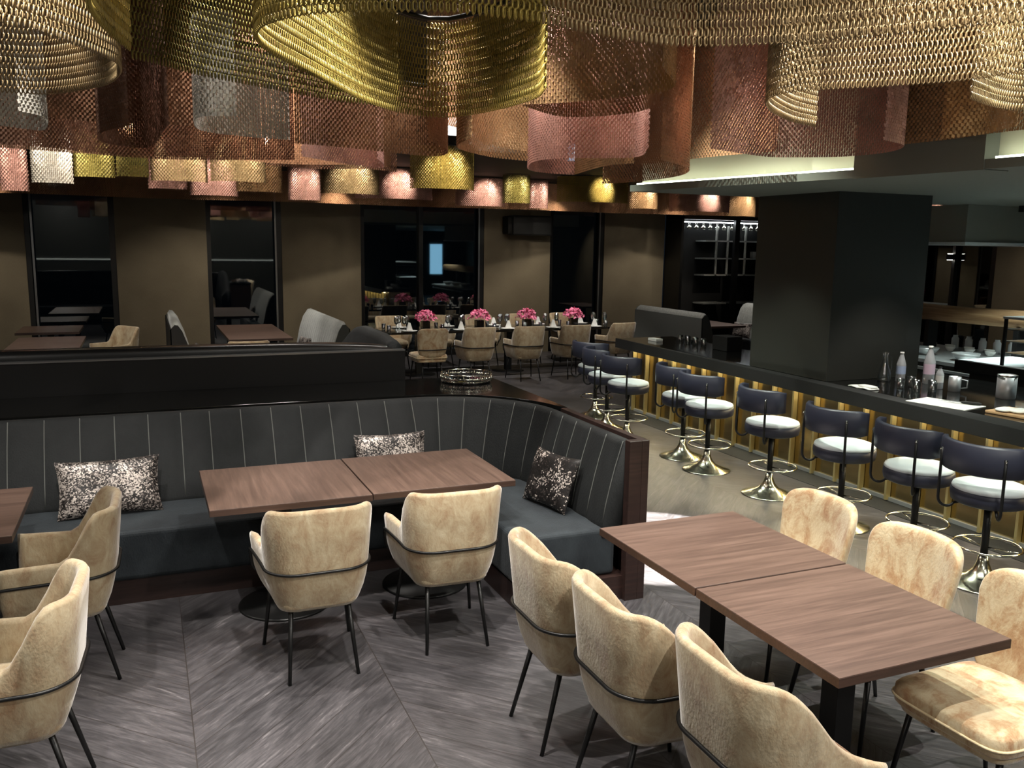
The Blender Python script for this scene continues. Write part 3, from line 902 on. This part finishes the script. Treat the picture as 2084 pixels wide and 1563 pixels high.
def cushion(label, loc, rz, tilt, w=0.58, h=0.33, d=0.10, group=None, mat='sequin'):
    V = []; F = []; n = 24
    for side in (1, -1):
        for j in range(n + 1):
            for i in range(n + 1):
                u = 2 * i / n - 1; v = 2 * j / n - 1
                pin = 1 - 0.07 * (1 - v * v) * abs(u) ** 3 ; pin2 = 1 - 0.09 * (1 - u * u) * abs(v) ** 3
                t = ((1 - u ** 4) * (1 - v ** 4)) ** 0.55
                V.append((u * w / 2 * pin, side * d / 2 * t * (1 + 0.06 * math.sin(5 * u + 3 * v)), v * h / 2 * pin2))
    m = (n + 1) ** 2
    for s in range(2):
        for j in range(n):
            for i in range(n):
                q = (j * (n + 1) + i, j * (n + 1) + i + 1, (j + 1) * (n + 1) + i + 1, (j + 1) * (n + 1) + i)
                q = tuple(k + s * m for k in q)
                F.append(q if s else q[::-1])
    o = MB().add(V, F, True).build('cushion', M[mat])
    o.location = loc; o.rotation_euler = Euler((tilt, 0, rz), 'XYZ')
    return tag(o, label, 'cushion', group)


cushion('wide silver speckled cushion leaning on the booth back at the left', (-0.25, 5.80, 0.625), R(4), R(-22), 0.60, 0.36)
cushion('silver speckled cushion half hidden behind the booth tables', (1.57, 5.88, 0.64), R(-3), R(-18), 0.52, 0.36)
cushion('black cushion with few silver flecks in the booth corner at the right', (2.41, 5.0, 0.63), R(-78), R(-20), 0.46, 0.37, mat='sequin_dark')

# round tray on the ledge
tray = thing('round_tray', 'ornate round chrome tray standing on the black ledge', 'tray', (2.49, 6.86, 0.998))
MB().lathe([(0.20, 0.0), (0.21, 0.006), (0.205, 0.012), (0.0, 0.012)], 40).build('tray_base', M['gloss_black'], tray)
rl = MB()
for z, r in ((0.018, 0.205), (0.045, 0.215), (0.075, 0.215)):
    rl.tube([(r * math.cos(2 * PI * k / 48), r * math.sin(2 * PI * k / 48), z) for k in range(48)], 0.004, 6, True)
for k in range(28):
    a = 2 * PI * k / 28
    rl.tube([(0.21 * math.cos(a), 0.21 * math.sin(a), 0.012), (0.216 * math.cos(a), 0.216 * math.sin(a), 0.045), (0.215 * math.cos(a), 0.215 * math.sin(a), 0.075)], 0.003, 5)
    rl.lathe([(0.001, -0.010), (0.009, -0.004), (0.009, 0.004), (0.001, 0.010)], 8, (0.216 * math.cos(a + .1), 0.216 * math.sin(a + .1), 0.046))
rl.build('rim', M['chrome'], tray)

# ------------------------------------------------------------------ bar
bar = thing('bar_counter', 'long black bar counter with a gold mirrored front, running past the black column', 'bar', (0, 0, 0))


def cx_(y): return 5.50 + (y - 4.0) * 0.04


t = MB()
t.prism([(cx_(2.4), 2.4), (5.72, 2.4), (5.72, 10.0), (cx_(10.0) - 0.02, 10.0)], 0.83, 0.95)
t.build('counter_edge', M['black'], bar, bevel=0.004)
t = MB(); t.box(5.721, 7.25, 2.4, 7.3, 0.87, 0.95); t.box(5.721, 6.6, 7.3, 10.0, 0.87, 0.95)
t.build('countertop', M['gloss_black'], bar, bevel=0.004)
MB().prism([(5.87, 2.4), (5.90, 2.4), (5.96, 9.9), (5.93, 9.9)], 0.01, 0.87).build('front_panel', M['brass_panel'], bar)
MB().box(5.93, 6.5, 9.88, 9.92, 0.0, 0.87).build('end_panel', M['champagne'], bar)
y = 2.66
while y < 9.85:
    x = 5.865 + (y - 2.4) * 0.008
    f = MB(); f.box(x - 0.05, x, y - 0.011, y + 0.011, 0.012, 0.83)
    f.build('brass_fin', M['brass'], [c for c in bar.children if c.name.startswith('front_panel')][0])
    y += 0.31
MB().prism([(5.845, 2.4), (5.87, 2.4), (5.93, 9.9), (5.905, 9.9)], 0.0, 0.035).build('foot_rail', M['steel'], bar)
MB().prism([(5.80, 2.5), (5.815, 2.5), (5.865, 9.8), (5.85, 9.8)], 0.85, 0.862).build('light_strip', emit('bar_strip', (1.0, 0.9, 0.62, 1), 50.0), bar)


# ------------------------------------------------------------------ bar stools
def make_stool(label):
    root = thing('bar_stool', label, 'bar stool', (0, 0, 0), 0, 'bar stools along the gold fronted bar')
    MB().lathe([(0.232, 0.0), (0.235, 0.004), (0.225, 0.010), (0.16, 0.030), (0.09, 0.060), (0.055, 0.100), (0.036, 0.150), (0.030, 0.19)], 48).build('base', M['champagne'], root)
    MB().lathe([(0.024, 0.15), (0.024, 0.555)], 16).build('pole', M['black_metal'], root)
    fr = MB()
    fr.tube([(0.03 + 0.205 * math.cos(2 * PI * k / 40), 0.205 * math.sin(2 * PI * k / 40), 0.25) for k in range(40)], 0.008, 8, True)
    fr = fr.build('foot_ring', M['chrome'], root)
    MB().tube([(0.0, 0.02, 0.25), (0.06, 0.185, 0.25)], 0.006, 6).tube([(0.0, -0.02, 0.25), (0.06, -0.185, 0.25)], 0.006, 6).build('ring_spoke', M['chrome'], fr)
    MB().lathe([(0.06, 0.535), (0.20, 0.545), (0.228, 0.56), (0.235, 0.60), (0.232, 0.632), (0.222, 0.642)], 48).build('seat', M['navy'], root)
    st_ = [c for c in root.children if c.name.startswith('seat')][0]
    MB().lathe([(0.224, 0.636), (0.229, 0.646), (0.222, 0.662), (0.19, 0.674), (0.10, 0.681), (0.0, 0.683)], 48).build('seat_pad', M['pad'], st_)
    rings = []
    for k in range(29):
        a = R(180 - 74 + 148 * k / 28)
        e = min(k, 28 - k); f = min(1.0, 0.35 + 0.65 * sstep(e / 3))
        ring = []
        for (dr, dz) in [(-.018, -.09), (-.022, 0), (-.018, .085), (-.008, .098), (.010, .098), (.021, .085), (.025, 0), (.020, -.09), (.008, -.1), (-.008, -.1)]:
            rr = 0.285 + dr * f
            ring.append((rr * math.cos(a), rr * math.sin(a), 0.87 + dz * (0.8 + 0.2 * f)))
        rings.append(ring)
    MB().loft(rings, True, True).build('backrest', M['navy'], root)
    for a in (180 - 42, 180 + 42):
        c, s = math.cos(R(a)), math.sin(R(a))
        pts = [(0.308 * c, 0.308 * s, 0.90), (0.311 * c, 0.311 * s, 0.80), (0.311 * c, 0.311 * s, 0.60)]
        pts += [((0.311 - 0.055 + 0.055 * math.cos(R(q))) * c, (0.311 - 0.055 + 0.055 * math.cos(R(q))) * s, 0.57 - 0.062 * math.sin(R(q))) for q in range(0, 150, 18)]
        pts += [(0.16 * c, 0.16 * s, 0.545)]
        su_ = MB().tube(pts, 0.0095, 8).build('support_tube', M['black_metal'], root)
        kn = MB(); kn.sup((0.318 * c, 0.318 * s, 0.885), (0.007, 0.007, 0.007), 1, 1, 10, 6)
        kn.build('screw', M['chrome'], su_)
    return root


STN = ['nearest', 'second nearest', 'third nearest', 'fourth nearest', 'fifth nearest', 'sixth nearest', 'seventh nearest', 'eighth nearest', 'farthest']
STY = [(4.98, 3.80, 8), (4.97, 4.36, -6), (4.97, 5.07, 4), (5.02, 5.98, -4), (5.0, 6.88, 6), (5.08, 7.42, -8), (4.93, 8.30, 14), (5.02, 8.93, -10), (5.25, 9.65, 20)]
st0 = None
for i, (x, y, rz) in enumerate(STY):
    lab = 'navy swivel bar stool with pale seat pad, %s to the camera along the bar' % STN[i]
    if i == 8: lab = 'navy swivel bar stool with pale seat pad at the far end of the bar'
    if st0 is None:
        st0 = make_stool(lab); st0.location = (x, y, 0.004 if x > 5.3 else 0); st0.rotation_euler = (0, 0, R(rz))
    else:
        copy_tree(st0, (x, y, 0), R(rz), lab)

# ------------------------------------------------------------------ things on the bar
def bottle(label, loc, h, r, shoulder, mat, cap, labelmat=None, cat='bottle'):
    b = thing('bottle', label, cat, loc)
    MB().lathe([(r * .9, 0), (r, 0.006), (r, shoulder), (r * 0.75, shoulder + (h - shoulder) * .35), (r * 0.36, h * 0.93), (r * 0.36, h)], 24).build('body', mat, b)
    bo_ = b.children[0]
    MB().lathe([(r * 0.42, h * 0.955), (r * 0.42, h * 1.02), (0, h * 1.02)], 16).build('cap', cap, b)
    if labelmat: MB().lathe([(r * 1.01, shoulder * 0.45), (r * 1.01, shoulder * 0.92)], 24, caps=False).build('paper_label', labelmat, bo_)
    return b


BT = 0.9505
M['pet'] = plain('clear_plastic', lin(226, 230, 232), 0.15, 0, Transmission_Weight=0.5)
M['pet_pink'] = plain('pink_label', lin(214, 190, 206), 0.5)
M['pet_blue'] = plain('blue_label', lin(170, 186, 214), 0.5)
bottle('tall clear plastic bottle with a pale pink label on the bar', (6.57, 5.75, BT), 0.34, 0.05, 0.20, M['pet'], M['white'], M['pet_pink'])
bottle('clear plastic bottle with a pale blue label left of the pink labelled one', (6.42, 5.93, BT), 0.27, 0.042, 0.16, M['pet'], M['white'], M['pet_blue'])
bottle('small clear bottle with a dark cap right of the tall plastic bottle', (6.42, 5.50, BT), 0.19, 0.034, 0.13, M['pet'], M['black'], M['white'])
jug = thing('glass_jug', 'tall slender glass jug on the bar, leftmost of the bottles', 'jug', (6.27, 5.98, BT))
MB().lathe([(0.055, 0.0), (0.06, 0.01), (0.058, 0.08), (0.03, 0.16), (0.022, 0.24), (0.03, 0.27)], 24, caps=False).build('body', M['glass'], jug)
MB().tube([(0.028, 0, 0.25), (0.08, 0, 0.22), (0.085, 0, 0.12), (0.058, 0, 0.07)], 0.006, 6).build('handle', M['glass'], jug)


def tumbler(label, loc, h=0.10, r=0.035, mat='glass', group=None, cat='glass'):
    o = MB().lathe([(r * .82, 0), (r * .84, 0.003), (r, h), (r * .95, h), (r * .8, 0.008), (0, 0.008)], 20, caps=False).build('drinking_glass', M[mat])
    o.location = loc
    return tag(o, label, cat, group)


GL = [(6.02, 5.55), (6.12, 5.48), (6.0, 5.36), (6.12, 5.30), (6.22, 5.40), (6.22, 5.62)]
t0 = None
for i, (x, y) in enumerate(GL):
    if t0 is None:
        t0 = tumbler('clear drinking glass in the cluster before the bottles on the bar', (x, y, BT), group='drinking glasses before the bottles')
    else:
        c = t0.copy(); COL.objects.link(c); c.location = (x, y, BT)
mug = thing('steel_mug', 'brushed steel mug right of the small dark capped bottle', 'mug', (6.43, 5.35, BT))
MB().lathe([(0.045, 0), (0.05, 0.005), (0.05, 0.13), (0.046, 0.13), (0.045, 0.02), (0, 0.02)], 24, caps=False).build('body', M['steel'], mug)
MB().tube([(0.03, -0.04, 0.11), (0.055, -0.08, 0.10), (0.055, -0.08, 0.04), (0.03, -0.04, 0.03)], 0.006, 6).build('handle', M['steel'], mug)
nap = MB(); nap.sup((0, 0, 0.006), (0.075, 0.14, 0.006), 0.4, 0.5, 24, 8, lambda p: (p[0], p[1], p[2] + 0.008 * math.sin(p[1] * 25) ** 2)); nap.sup((0.01, -0.04, 0.02), (0.05, 0.09, 0.010), 0.6, 0.6, 20, 8)
n_ = nap.build('folded_cloth', M['linen']); n_.location = (5.79, 5.74, BT)
tag(n_, 'crumpled white cloth on the bar in front of the black column', 'cloth')
pt = thing('steel_pot', 'tall brushed steel container on the bar near the right edge', 'container', (6.55, 4.95, BT))
MB().lathe([(0.07, 0), (0.075, 0.01), (0.075, 0.19), (0.07, 0.19), (0.07, 0.02), (0, 0.02)], 28, caps=False).build('body', M['steel'], pt)
MB().lathe([(0.077, 0.183), (0.08, 0.19), (0.077, 0.197)], 28, caps=False).build('rim', M['chrome'], pt)
pp_ = MB(); pp_.box(-0.16, 0.16, -0.24, 0.24, 0, 0.004); pp_ = pp_.build('paper_sheet', M['linen']); pp_.location = (5.83, 4.92, BT); pp_.rotation_euler = (0, 0, R(12)); tag(pp_, 'white paper sheet lying on the bar near the right edge', 'paper')
kn_ = thing('carving_knife', 'dark handled knife lying on the white paper on the bar', 'knife', (5.93, 4.88, BT + 0.006), R(-62))
MB().sup((0.09, 0, 0.012), (0.075, 0.014, 0.011), 0.5, 0.5, 20, 8).build('handle', M['black'], kn_)
MB().prism([(-0.15, 0.0), (0.02, -0.014), (0.02, 0.014), (-0.10, 0.014)], 0.008, 0.011).build('blade', M['steel'], kn_)
bd = thing('serving_board', 'wooden board with pale folded napkins at the right end of the bar', 'board', (6.0, 4.30, BT), R(8))
MB().box(-0.16, 0.16, -0.27, 0.27, 0, 0.022).build('board', M['log'], bd, bevel=0.006)
nn = MB()
for k in range(5):
    nn.sup((-0.08 + 0.04 * k, 0.16 - 0.085 * k, 0.037), (0.085, 0.055, 0.014), 0.7, 0.7, 18, 8)
nn.build('folded_napkins', M['linen'], bd)
# far end of the bar
bx = MB().box(-0.11, 0.11, -0.14, 0.14, 0, 0.17).build('black_box', M['black'], bevel=0.006); bx.location = (6.35, 8.45, BT); tag(bx, 'black box on the far part of the bar beside the column', 'box')
wh = MB().box(-0.05, 0.05, -0.10, 0.10, 0, 0.035).build('napkin_stack', M['linen'], bevel=0.004); wh.location = (6.05, 9.55, BT); tag(wh, 'short white napkin stack near the far end of the bar', 'napkins')
g0 = None
for k in range(7):
    pos = (6.3 + 0.04 * (k % 2), 9.35 - 0.085 * k, BT)
    if g0 is None: g0 = tumbler('small clear glass in the row left of the black box', pos, 0.09, 0.03, group='small glasses in a row on the bar')
    else:
        c = g0.copy(); COL.objects.link(c); c.location = pos

# ------------------------------------------------------------------ open kitchen behind the bar
kc = thing('kitchen_counter', 'dark kitchen counter with steel top behind the bar', 'counter', (0, 0, 0))
MB().box(8.3, 9.7, 6.4, 9.2, 0.0, 0.88).build('cabinet', M['column'], kc)
MB().box(8.25, 9.75, 6.35, 9.25, 0.88, 0.92).build('worktop', M['steel'], kc, bevel=0.003)
MB().box(8.22, 8.28, 6.5, 9.1, 0.80, 0.83).build('handle_rail', M['steel'], kc)
cr0 = None
for k in range(10):
    pos = (9.25 + 0.16 * (k % 2), 7.25 + 0.14 * k, 0.921)
    if cr0 is None:
        cr0 = MB().lathe([(0.03, 0), (0.055, 0.03), (0.062, 0.055), (0.058, 0.055), (0.05, 0.03), (0, 0.008)], 20, caps=False).build('porcelain_cup', M['white'])
        cr0.location = pos; tag(cr0, 'small white cup among the crockery on the kitchen counter', 'cup', 'white cups on the kitchen counter')
    else:
        c = cr0.copy(); COL.objects.link(c); c.location = pos
pn0 = None
for k, (px, py, w_l) in enumerate(((8.55, 7.0, 'nearest the log end'), (8.6, 7.6, 'in the middle'), (8.65, 8.3, 'farthest back'))):
    lb = 'round steel bowl on the kitchen counter, %s of three' % w_l
    if pn0 is None:
        pn0 = MB().lathe([(0.07, 0), (0.13, 0.05), (0.15, 0.09), (0.145, 0.09), (0.12, 0.05), (0, 0.01)], 28, caps=False).build('steel_bowl', M['steel'])
        pn0.location = (px, py, 0.921); tag(pn0, lb, 'bowl', 'steel bowls on the kitchen counter')
    else:
        c = pn0.copy(); COL.objects.link(c); c.location = (px, py, 0.921); c['label'] = lb
jr0 = None
for k in range(6):
    pos = (9.55, 7.0 + 0.2 * k, 0.921)
    if jr0 is None:
        jr0 = MB().lathe([(0.04, 0), (0.045, 0.01), (0.045, 0.13), (0.03, 0.15), (0.03, 0.17), (0, 0.17)], 18).build('storage_jar', M['pet'])
        jr0.location = pos; tag(jr0, 'pale storage jar in the row at the back of the kitchen counter', 'jar', 'storage jars on the kitchen counter')
    else:
        c = jr0.copy(); COL.objects.link(c); c.location = pos
gd = thing('glass_display', 'glass shelved display with thick black base at the right edge', 'display case', (0, 0, 0))
MB().box(7.3, 8.1, 3.8, 6.1, 1.0, 1.10).build('base_slab', M['gloss_black'], gd, bevel=0.004)
MB().box(7.32, 8.08, 3.85, 6.08, 1.10, 1.106).build('top_plate', M['pad'], gd)
for (px, py) in ((7.34, 5.62), (8.05, 5.62), (7.34, 3.9), (8.05, 3.9)):
    MB().box(px - .012, px + .012, py - .012, py + .012, 1.106, 1.54).build('post', M['black_metal'], gd)
for z in (1.22, 1.33, 1.44):
    MB().box(7.33, 8.06, 3.9, 5.62, z, z + 0.008).build('glass_shelf', M['glass'], gd)
MB().box(7.32, 8.07, 3.88, 5.64, 1.54, 1.56).build('top_shelf', M['steel'], gd)
MB().box(7.4, 8.0, 3.9, 6.0, 0.0, 1.0).build('pedestal', M['column'], gd)
lg = MB(); lg.tube([(9.0 + 0.0, 5.4, 1.40), (9.01, 6.4, 1.41), (8.99, 7.4, 1.40), (9.0, 8.05, 1.40)], [0.098, 0.102, 0.097, 0.1], 20)
lgo = thing('wooden_log', 'long pale round log resting on two stands above the kitchen counter', 'log', (0, 0, 0))
lg.build('trunk', M['log'], lgo)
for yy in (6.7, 7.9): MB().box(8.92, 9.08, yy - .03, yy + .03, 0.92, 1.31).build('stand', M['black_metal'], lgo)
hd = thing('extractor_hood', 'grey extractor hood with a silver lower rim at the right edge', 'extractor hood', (0, 0, 0))
MB().box(8.42, 11.0, 7.05, 8.6, 2.25, 2.659).build('hood_body', M['hood'], hd)
MB().box(8.40, 11.02, 7.03, 8.62, 2.22, 2.25).build('rim', M['pad'], hd)
lm = thing('ceiling_camera', 'small black fixture with a thin arm in front of the hood', 'fixture', (9.15, 6.9, 2.56))
MB().box(-0.09, 0.09, -0.03, 0.03, 0.03, 0.10).build('mount', M['black'], lm)
MB().tube([(0.02, -0.02, 0.03), (0.08, -0.02, -0.15), (0.12, -0.02, -0.33)], 0.012, 6).build('arm', M['silver'], lm)
wl = thing('wall_lamp', 'wall lamp shining up and down beside the right window', 'lamp', (12.80, 10.95, 2.05))
MB().box(-0.08, 0.0, -0.04, 0.04, -0.05, 0.05).build('lamp_body', M['black'], wl)
MB().box(-0.07, -0.01, -0.03, 0.03, 0.05, 0.055).box(-0.07, -0.01, -0.03, 0.03, -0.055, -0.05).build('lamp_glow', emit('lamp_glow', (1, .95, .85, 1), 12), wl)

# ------------------------------------------------------------------ far dining area
ft = thing('long_dining_table', 'long dark table laid with pink flowers and glasses by the windows', 'table', (5.75, 13.75, 0))
MB().box(-2.25, 2.25, -0.45, 0.45, 0.715, 0.75).build('tabletop', M['gloss_black'], ft, bevel=0.003)
for sx in (-1.6, 0, 1.6):
    MB().box(sx - .05, sx + .05, -.05, .05, 0.02, 0.715).build('pedestal', M['black_metal'], ft)
    MB().lathe([(0.28, 0), (0.28, 0.01), (0.05, 0.02)], 28, (sx, 0, 0)).build('base_plate', M['black_metal'], ft)
fw = ['first', 'second', 'third', 'fourth']
FGX = (4.27, 5.22, 6.10, 7.0)
for i, (x, l1) in enumerate(zip((4.0, 4.78, 5.62, 6.45), fw)):
    src = cb if i == 0 else ca
    copy_tree(src, (x, 12.75, 0), 0, ('armless cream chair with its back to us, left end of the flower table' if i == 0 else 'cream armchair seen from behind, %s in the near row of the flower table' % l1))
copy_tree(ca, (7.4, 12.95, 0), R(12), 'cream armchair at the right end of the flower table near the bar')
for i, x in enumerate((3.95, 4.75, 5.6, 6.45, 7.3)):
    copy_tree(ca, (x, 14.62, 0), R(180), 'cream armchair on the window side of the flower table, %s from the left' % (fw + ['fifth'])[i])


def flowers(seed):
    rnd = random.Random(seed); V = []; F = []
    for k in range(210):
        th = rnd.uniform(0, 2 * PI); ph = rnd.uniform(-0.1, 1.35)
        r = 0.165 * (0.7 + 0.4 * rnd.random())
        c = Vector((r * math.cos(th) * math.cos(ph), r * math.sin(th) * math.cos(ph), 0.16 + 0.8 * r * math.sin(ph)))
        d = (c - Vector((0, 0, 0.10))).normalized(); u = d.orthogonal().normalized(); u.rotate(Matrix.Rotation(rnd.uniform(0, 6.28), 3, d)); w = d.cross(u)
        s = rnd.uniform(0.018, 0.034); n = len(V)
        V += [c - u * s * .3, c + w * s * .8 + d * s * .4, c + u * s * 1.6 + d * s * 1.0, c - w * s * .8 + d * s * .4]
        F.append((n, n + 1, n + 2, n + 3))
    return V, F


M['petal'] = velvet('pink_petals', [(0.35, lin(214, 62, 112)), (0.6, lin(246, 150, 184))], 25, 0.2, 0.6)
for i, x in enumerate(FGX):
    fl = thing('flower_arrangement', 'pink flowers in a black cube vase, %s from the left on the long table' % fw[i], 'flowers', (x, 13.76, 0.7505), 0, 'pink flower arrangements on the long table')
    MB().box(-0.065, 0.065, -0.065, 0.065, 0, 0.13).build('vase', M['gloss_black'], fl, bevel=0.004)
    V, F = flowers(i + 3)
    o = MB().add(V, F, False).build('blossoms', M['petal'], fl)
wg0 = None
WG = []
for gx in (3.75, 3.88, 4.62, 4.86, 5.55, 5.68, 6.4, 6.62, 7.35, 7.58):
    WG += [(gx, 13.66), (gx + 0.1, 13.86)]
for (x, y) in WG:
    if wg0 is None:
        wg0 = thing('wine_glass', 'clear stemmed wine glass on the long flower table', 'glass', (x, y, 0.7505), 0, 'wine glasses on the long flower table')
        MB().lathe([(0.034, 0), (0.034, 0.003), (0.004, 0.006), (0.004, 0.09)], 16).build('stem', M['glass'], wg0)
        MB().lathe([(0.005, 0.09), (0.03, 0.11), (0.04, 0.145), (0.036, 0.19), (0.031, 0.215), (0.033, 0.19), (0.036, 0.145), (0.027, 0.114), (0.0, 0.097)], 20, caps=False).build('bowl', M['glass'], wg0)
    else: copy_tree(wg0, (x, y, 0.7505))
def row(name, mb, mat, spots, label, cat, group):
    o = mb.build(name, mat); o.location = spots[0]; tag(o, label, cat, group)
    for p in spots[1:]:
        c = o.copy(); COL.objects.link(c); c.location = p
SX = (3.85, 4.55, 5.0, 5.62, 5.95, 6.5, 6.85, 7.4)
WGX = 0
row('dinner_plate', MB().lathe([(0.07, 0), (0.13, 0.012), (0.132, 0.016), (0.07, 0.006), (0, 0.006)], 28, caps=False), M['white'], [(x, 13.43 + 0.0 * x, 0.7505) for x in (3.9, 4.78, 5.62, 6.45, 7.25)] + [(x, 14.06, 0.7505) for x in (3.9, 4.75, 5.6, 6.45, 7.3)], 'white dinner plate laid on the long flower table', 'plate', 'dinner plates on the long flower table')
row('standing_napkin', MB().add([(-.05, -.03, 0), (.05, -.03, 0), (.05, .03, 0), (-.05, .03, 0), (-.015, 0, .13), (.02, 0, .12)], [(0, 1, 5, 4), (1, 2, 5), (2, 3, 4, 5), (3, 0, 4), (3, 2, 1, 0)]), M['linen'], [(x, 14.06, 0.768) for x in (3.9, 4.75, 5.6, 6.45, 7.3)] + [(x, 13.43, 0.768) for x in (3.9, 4.78, 5.62, 6.45, 7.25)], 'white folded napkin standing on a plate of the long flower table', 'napkin', 'folded napkins on the long flower table')
row('water_glass', MB().lathe([(0.028, 0), (0.034, 0.09), (0.032, 0.09), (0.026, 0.006), (0, 0.006)], 18, caps=False), M['glass'], [(x, y, 0.7505) for x in (3.6, 4.5, 5.42, 5.98, 6.27, 6.8, 7.55) for y in (13.56, 13.9)], 'clear water glass on the long flower table', 'glass', 'water glasses on the long flower table')

make_table('pedestal_table', 'walnut table by the left window, in front of the other one there', M['table'], (-1.22, 13.1, 0), 0.86, 1.75)
make_table('pedestal_table', 'walnut table closest to the left window', M['table'], (-1.35, 15.2, 0), 0.86, 1.1)
make_table('pedestal_table', 'walnut table between the two grey booth backs under the second window', M['table'], (1.55, 14.1, 0), 0.9, 2.3)
copy_tree(ca, (-0.42, 13.75, 0), R(125), 'cream armchair beside the walnut table by the left window')
copy_tree(ca, (0.36, 11.45, 0), 0, 'cream chair top peeping over the rear booth, left of two')
copy_tree(ca, (1.22, 11.75, 0), 0, 'cream chair top peeping over the rear booth, right of two')


def booth_back(label, x, y0, y1, h, face, mat, outer, name='booth_sofa'):
    """straight channelled sofa along Y, seat on the face side"""
    b = thing(name, label, 'sofa', (x, (y0 + y1) / 2, 0))
    L = (y1 - y0) / 2; rings = []; n = int((y1 - y0) / 0.025)
    for k in range(n + 1):
        y = -L + 2 * L * k / n
        bu = 0.010 * (1 - abs(2 * ((y / 0.14) % 1) - 1) ** 3)
        e = min(k, n - k); hh = h - 0.03 * (1 - sstep(e / 3))
        rings.append([(face * (0.12 + bu + 0.05), y, 0.4), (face * (0.09 + bu), y, 0.8), (face * (0.03 + bu), y, hh - 0.09), (face * -0.02, y, hh - 0.01), (-face * 0.07, y, hh), (-face * 0.11, y, hh - 0.07), (-face * 0.11, y, 0.1), (face * 0.1, y, 0.1)])
    MB().loft(rings, True, True).build('backrest', mat, b)
    prof = [(face * 0.165, 0.02), (face * 0.085, 0.8), (face * 0.02, h - 0.11), (-face * 0.03, h - 0.035), (-face * 0.07, h - 0.03), (-face * 0.125, h - 0.09), (-face * 0.125, 0.02)]
    om = MB()
    for ya, yb in ((-L - 0.02, -L + 0.001), (L - 0.001, L + 0.02)):
        n_p = len(prof)
        om.add([(p[0], ya, p[1]) for p in prof] + [(p[0], yb, p[1]) for p in prof], [tuple(range(n_p)), tuple(range(2 * n_p - 1, n_p - 1, -1))] + [(i, (i + 1) % n_p, (i + 1) % n_p + n_p, i + n_p) for i in range(n_p)])
    o1, o2 = sorted((-face * 0.112, -face * 0.128))
    om.box(o1, o2, -L - 0.02, L + 0.02, 0.0, h - 0.085)
    om.build('outer_shell', outer, b)
    xa, xb = sorted((face * 0.12, face * 0.36))
    MB().box(xa, xb, -L, L, 0.0, 0.45).build('seat_cushion', M['seat_velvet'], b, bevel=0.03)
    return b


booth_back('dark backed sofa with a pale rounded top, left of the second window table', 0.42, 11.9, 14.2, 1.1, 1, M['pale_grey'], M['near_black'])
booth_back('pale grey channelled sofa with a rounded top, right of the second window table', 2.38, 11.45, 14.1, 1.1, -1, M['pale_grey'], M['column'])
booth_back('charcoal sofa seen from behind at the far end of the bar', 8.42, 11.75, 13.8, 1.1, 1, M['pale_grey'], M['mid_grey'])
booth_back('pale grey channelled sofa beside the wine cabinet, partly behind the column', 10.75, 12.7, 13.9, 1.1, -1, M['pale_grey'], M['column'])
make_table('pedestal_table', 'walnut table in front of the wine cabinet near the column', M['table'], (9.75, 13.6, 0), 0.75, 1.3)
cushion('small pale speckled cushion on the sofa beside the wine cabinet', (10.35, 13.35, 0.62), R(-75), R(-15), 0.42, 0.3)
cushion('small speckled cushion on the pale sofa by the second window table', (2.14, 12.9, 0.62), R(-80), R(-15), 0.42, 0.3)
cushion('small dark speckled cushion on the sofa left of the second window table', (0.64, 12.4, 0.62), R(80), R(-15), 0.42, 0.3)

sp_ = thing('wall_speaker', 'black loudspeaker box high on the wall above the flower table', 'speaker', (7.05, 15.82, 2.33))
MB().box(-0.42, 0.42, -0.14, 0.17, 0, 0.38).build('cabinet', M['speaker'], sp_, bevel=0.03)
MB().box(-0.52, -0.42, -0.12, 0.17, 0.02, 0.36).build('side_grille', M['black'], sp_, bevel=0.02)

# wine cabinet
wc = thing('wine_cabinet', 'tall black glazed cabinet with lit shelves left of the black column', 'cabinet', (0, 0, 0))
MB().box(10.28, 12.79, 15.95, 16.0, 0, 3.28).build('back_panel', M['black'], wc)
fm = MB(); fm.box(10.28, 10.34, 15.4, 15.95, 0, 3.28); fm.box(12.73, 12.79, 15.4, 15.95, 0, 3.28); fm.box(10.28, 12.79, 15.4, 15.95, 2.72, 3.28)
fm.build('frame', M['frame'], wc)
MB().box(11.60, 11.72, 15.36, 15.44, 0, 2.72).build('mullion', M['frame'], wc)
for (a, b) in ((11.0, 11.6), (11.75, 12.7)):
    for z in (0.95, 1.55, 1.9, 2.27):
        MB().box(a, b, 15.55, 15.93, z, z + 0.03).build('shelf', M['pale_grey'], wc)
    for x in (a + 0.28, b - 0.03):
        MB().box(x - 0.02, x + 0.02, 15.55, 15.58, 1.55, 2.6).build('upright', M['pale_grey'], wc)
MB().box(10.36, 12.7, 15.5, 15.54, 2.66, 2.68).build('light_strip', emit('cabinet_strip', (0.9, 0.96, 1, 1), 14), wc)
hg = None
for k in range(26):
    pos = (10.42 + k * 0.088, 15.62 + 0.08 * (k % 2), 2.68)
    if abs(pos[0] - 11.66) < 0.06: continue
    if hg is None:
        hg = MB().lathe([(0.034, 0.0), (0.004, -0.006), (0.004, -0.05), (0.03, -0.08), (0.038, -0.12), (0.032, -0.16), (0.028, -0.16), (0.034, -0.12), (0, -0.07)], 14, caps=False).build('hanging_glass', M['chrome'])
        hg.location = pos; tag(hg, 'upturned glass hanging in the bright row inside the wine cabinet', 'glass', 'upturned glasses hanging in the wine cabinet')
    else:
        c = hg.copy(); COL.objects.link(c); c.location = pos
vb = MB().box(-0.07, 0.07, -0.05, 0.05, 0, 0.14).build('white_box', M['white'], bevel=0.01); vb.location = (12.38, 15.7, 1.932); tag(vb, 'small white box on a shelf of the wine cabinet', 'box')
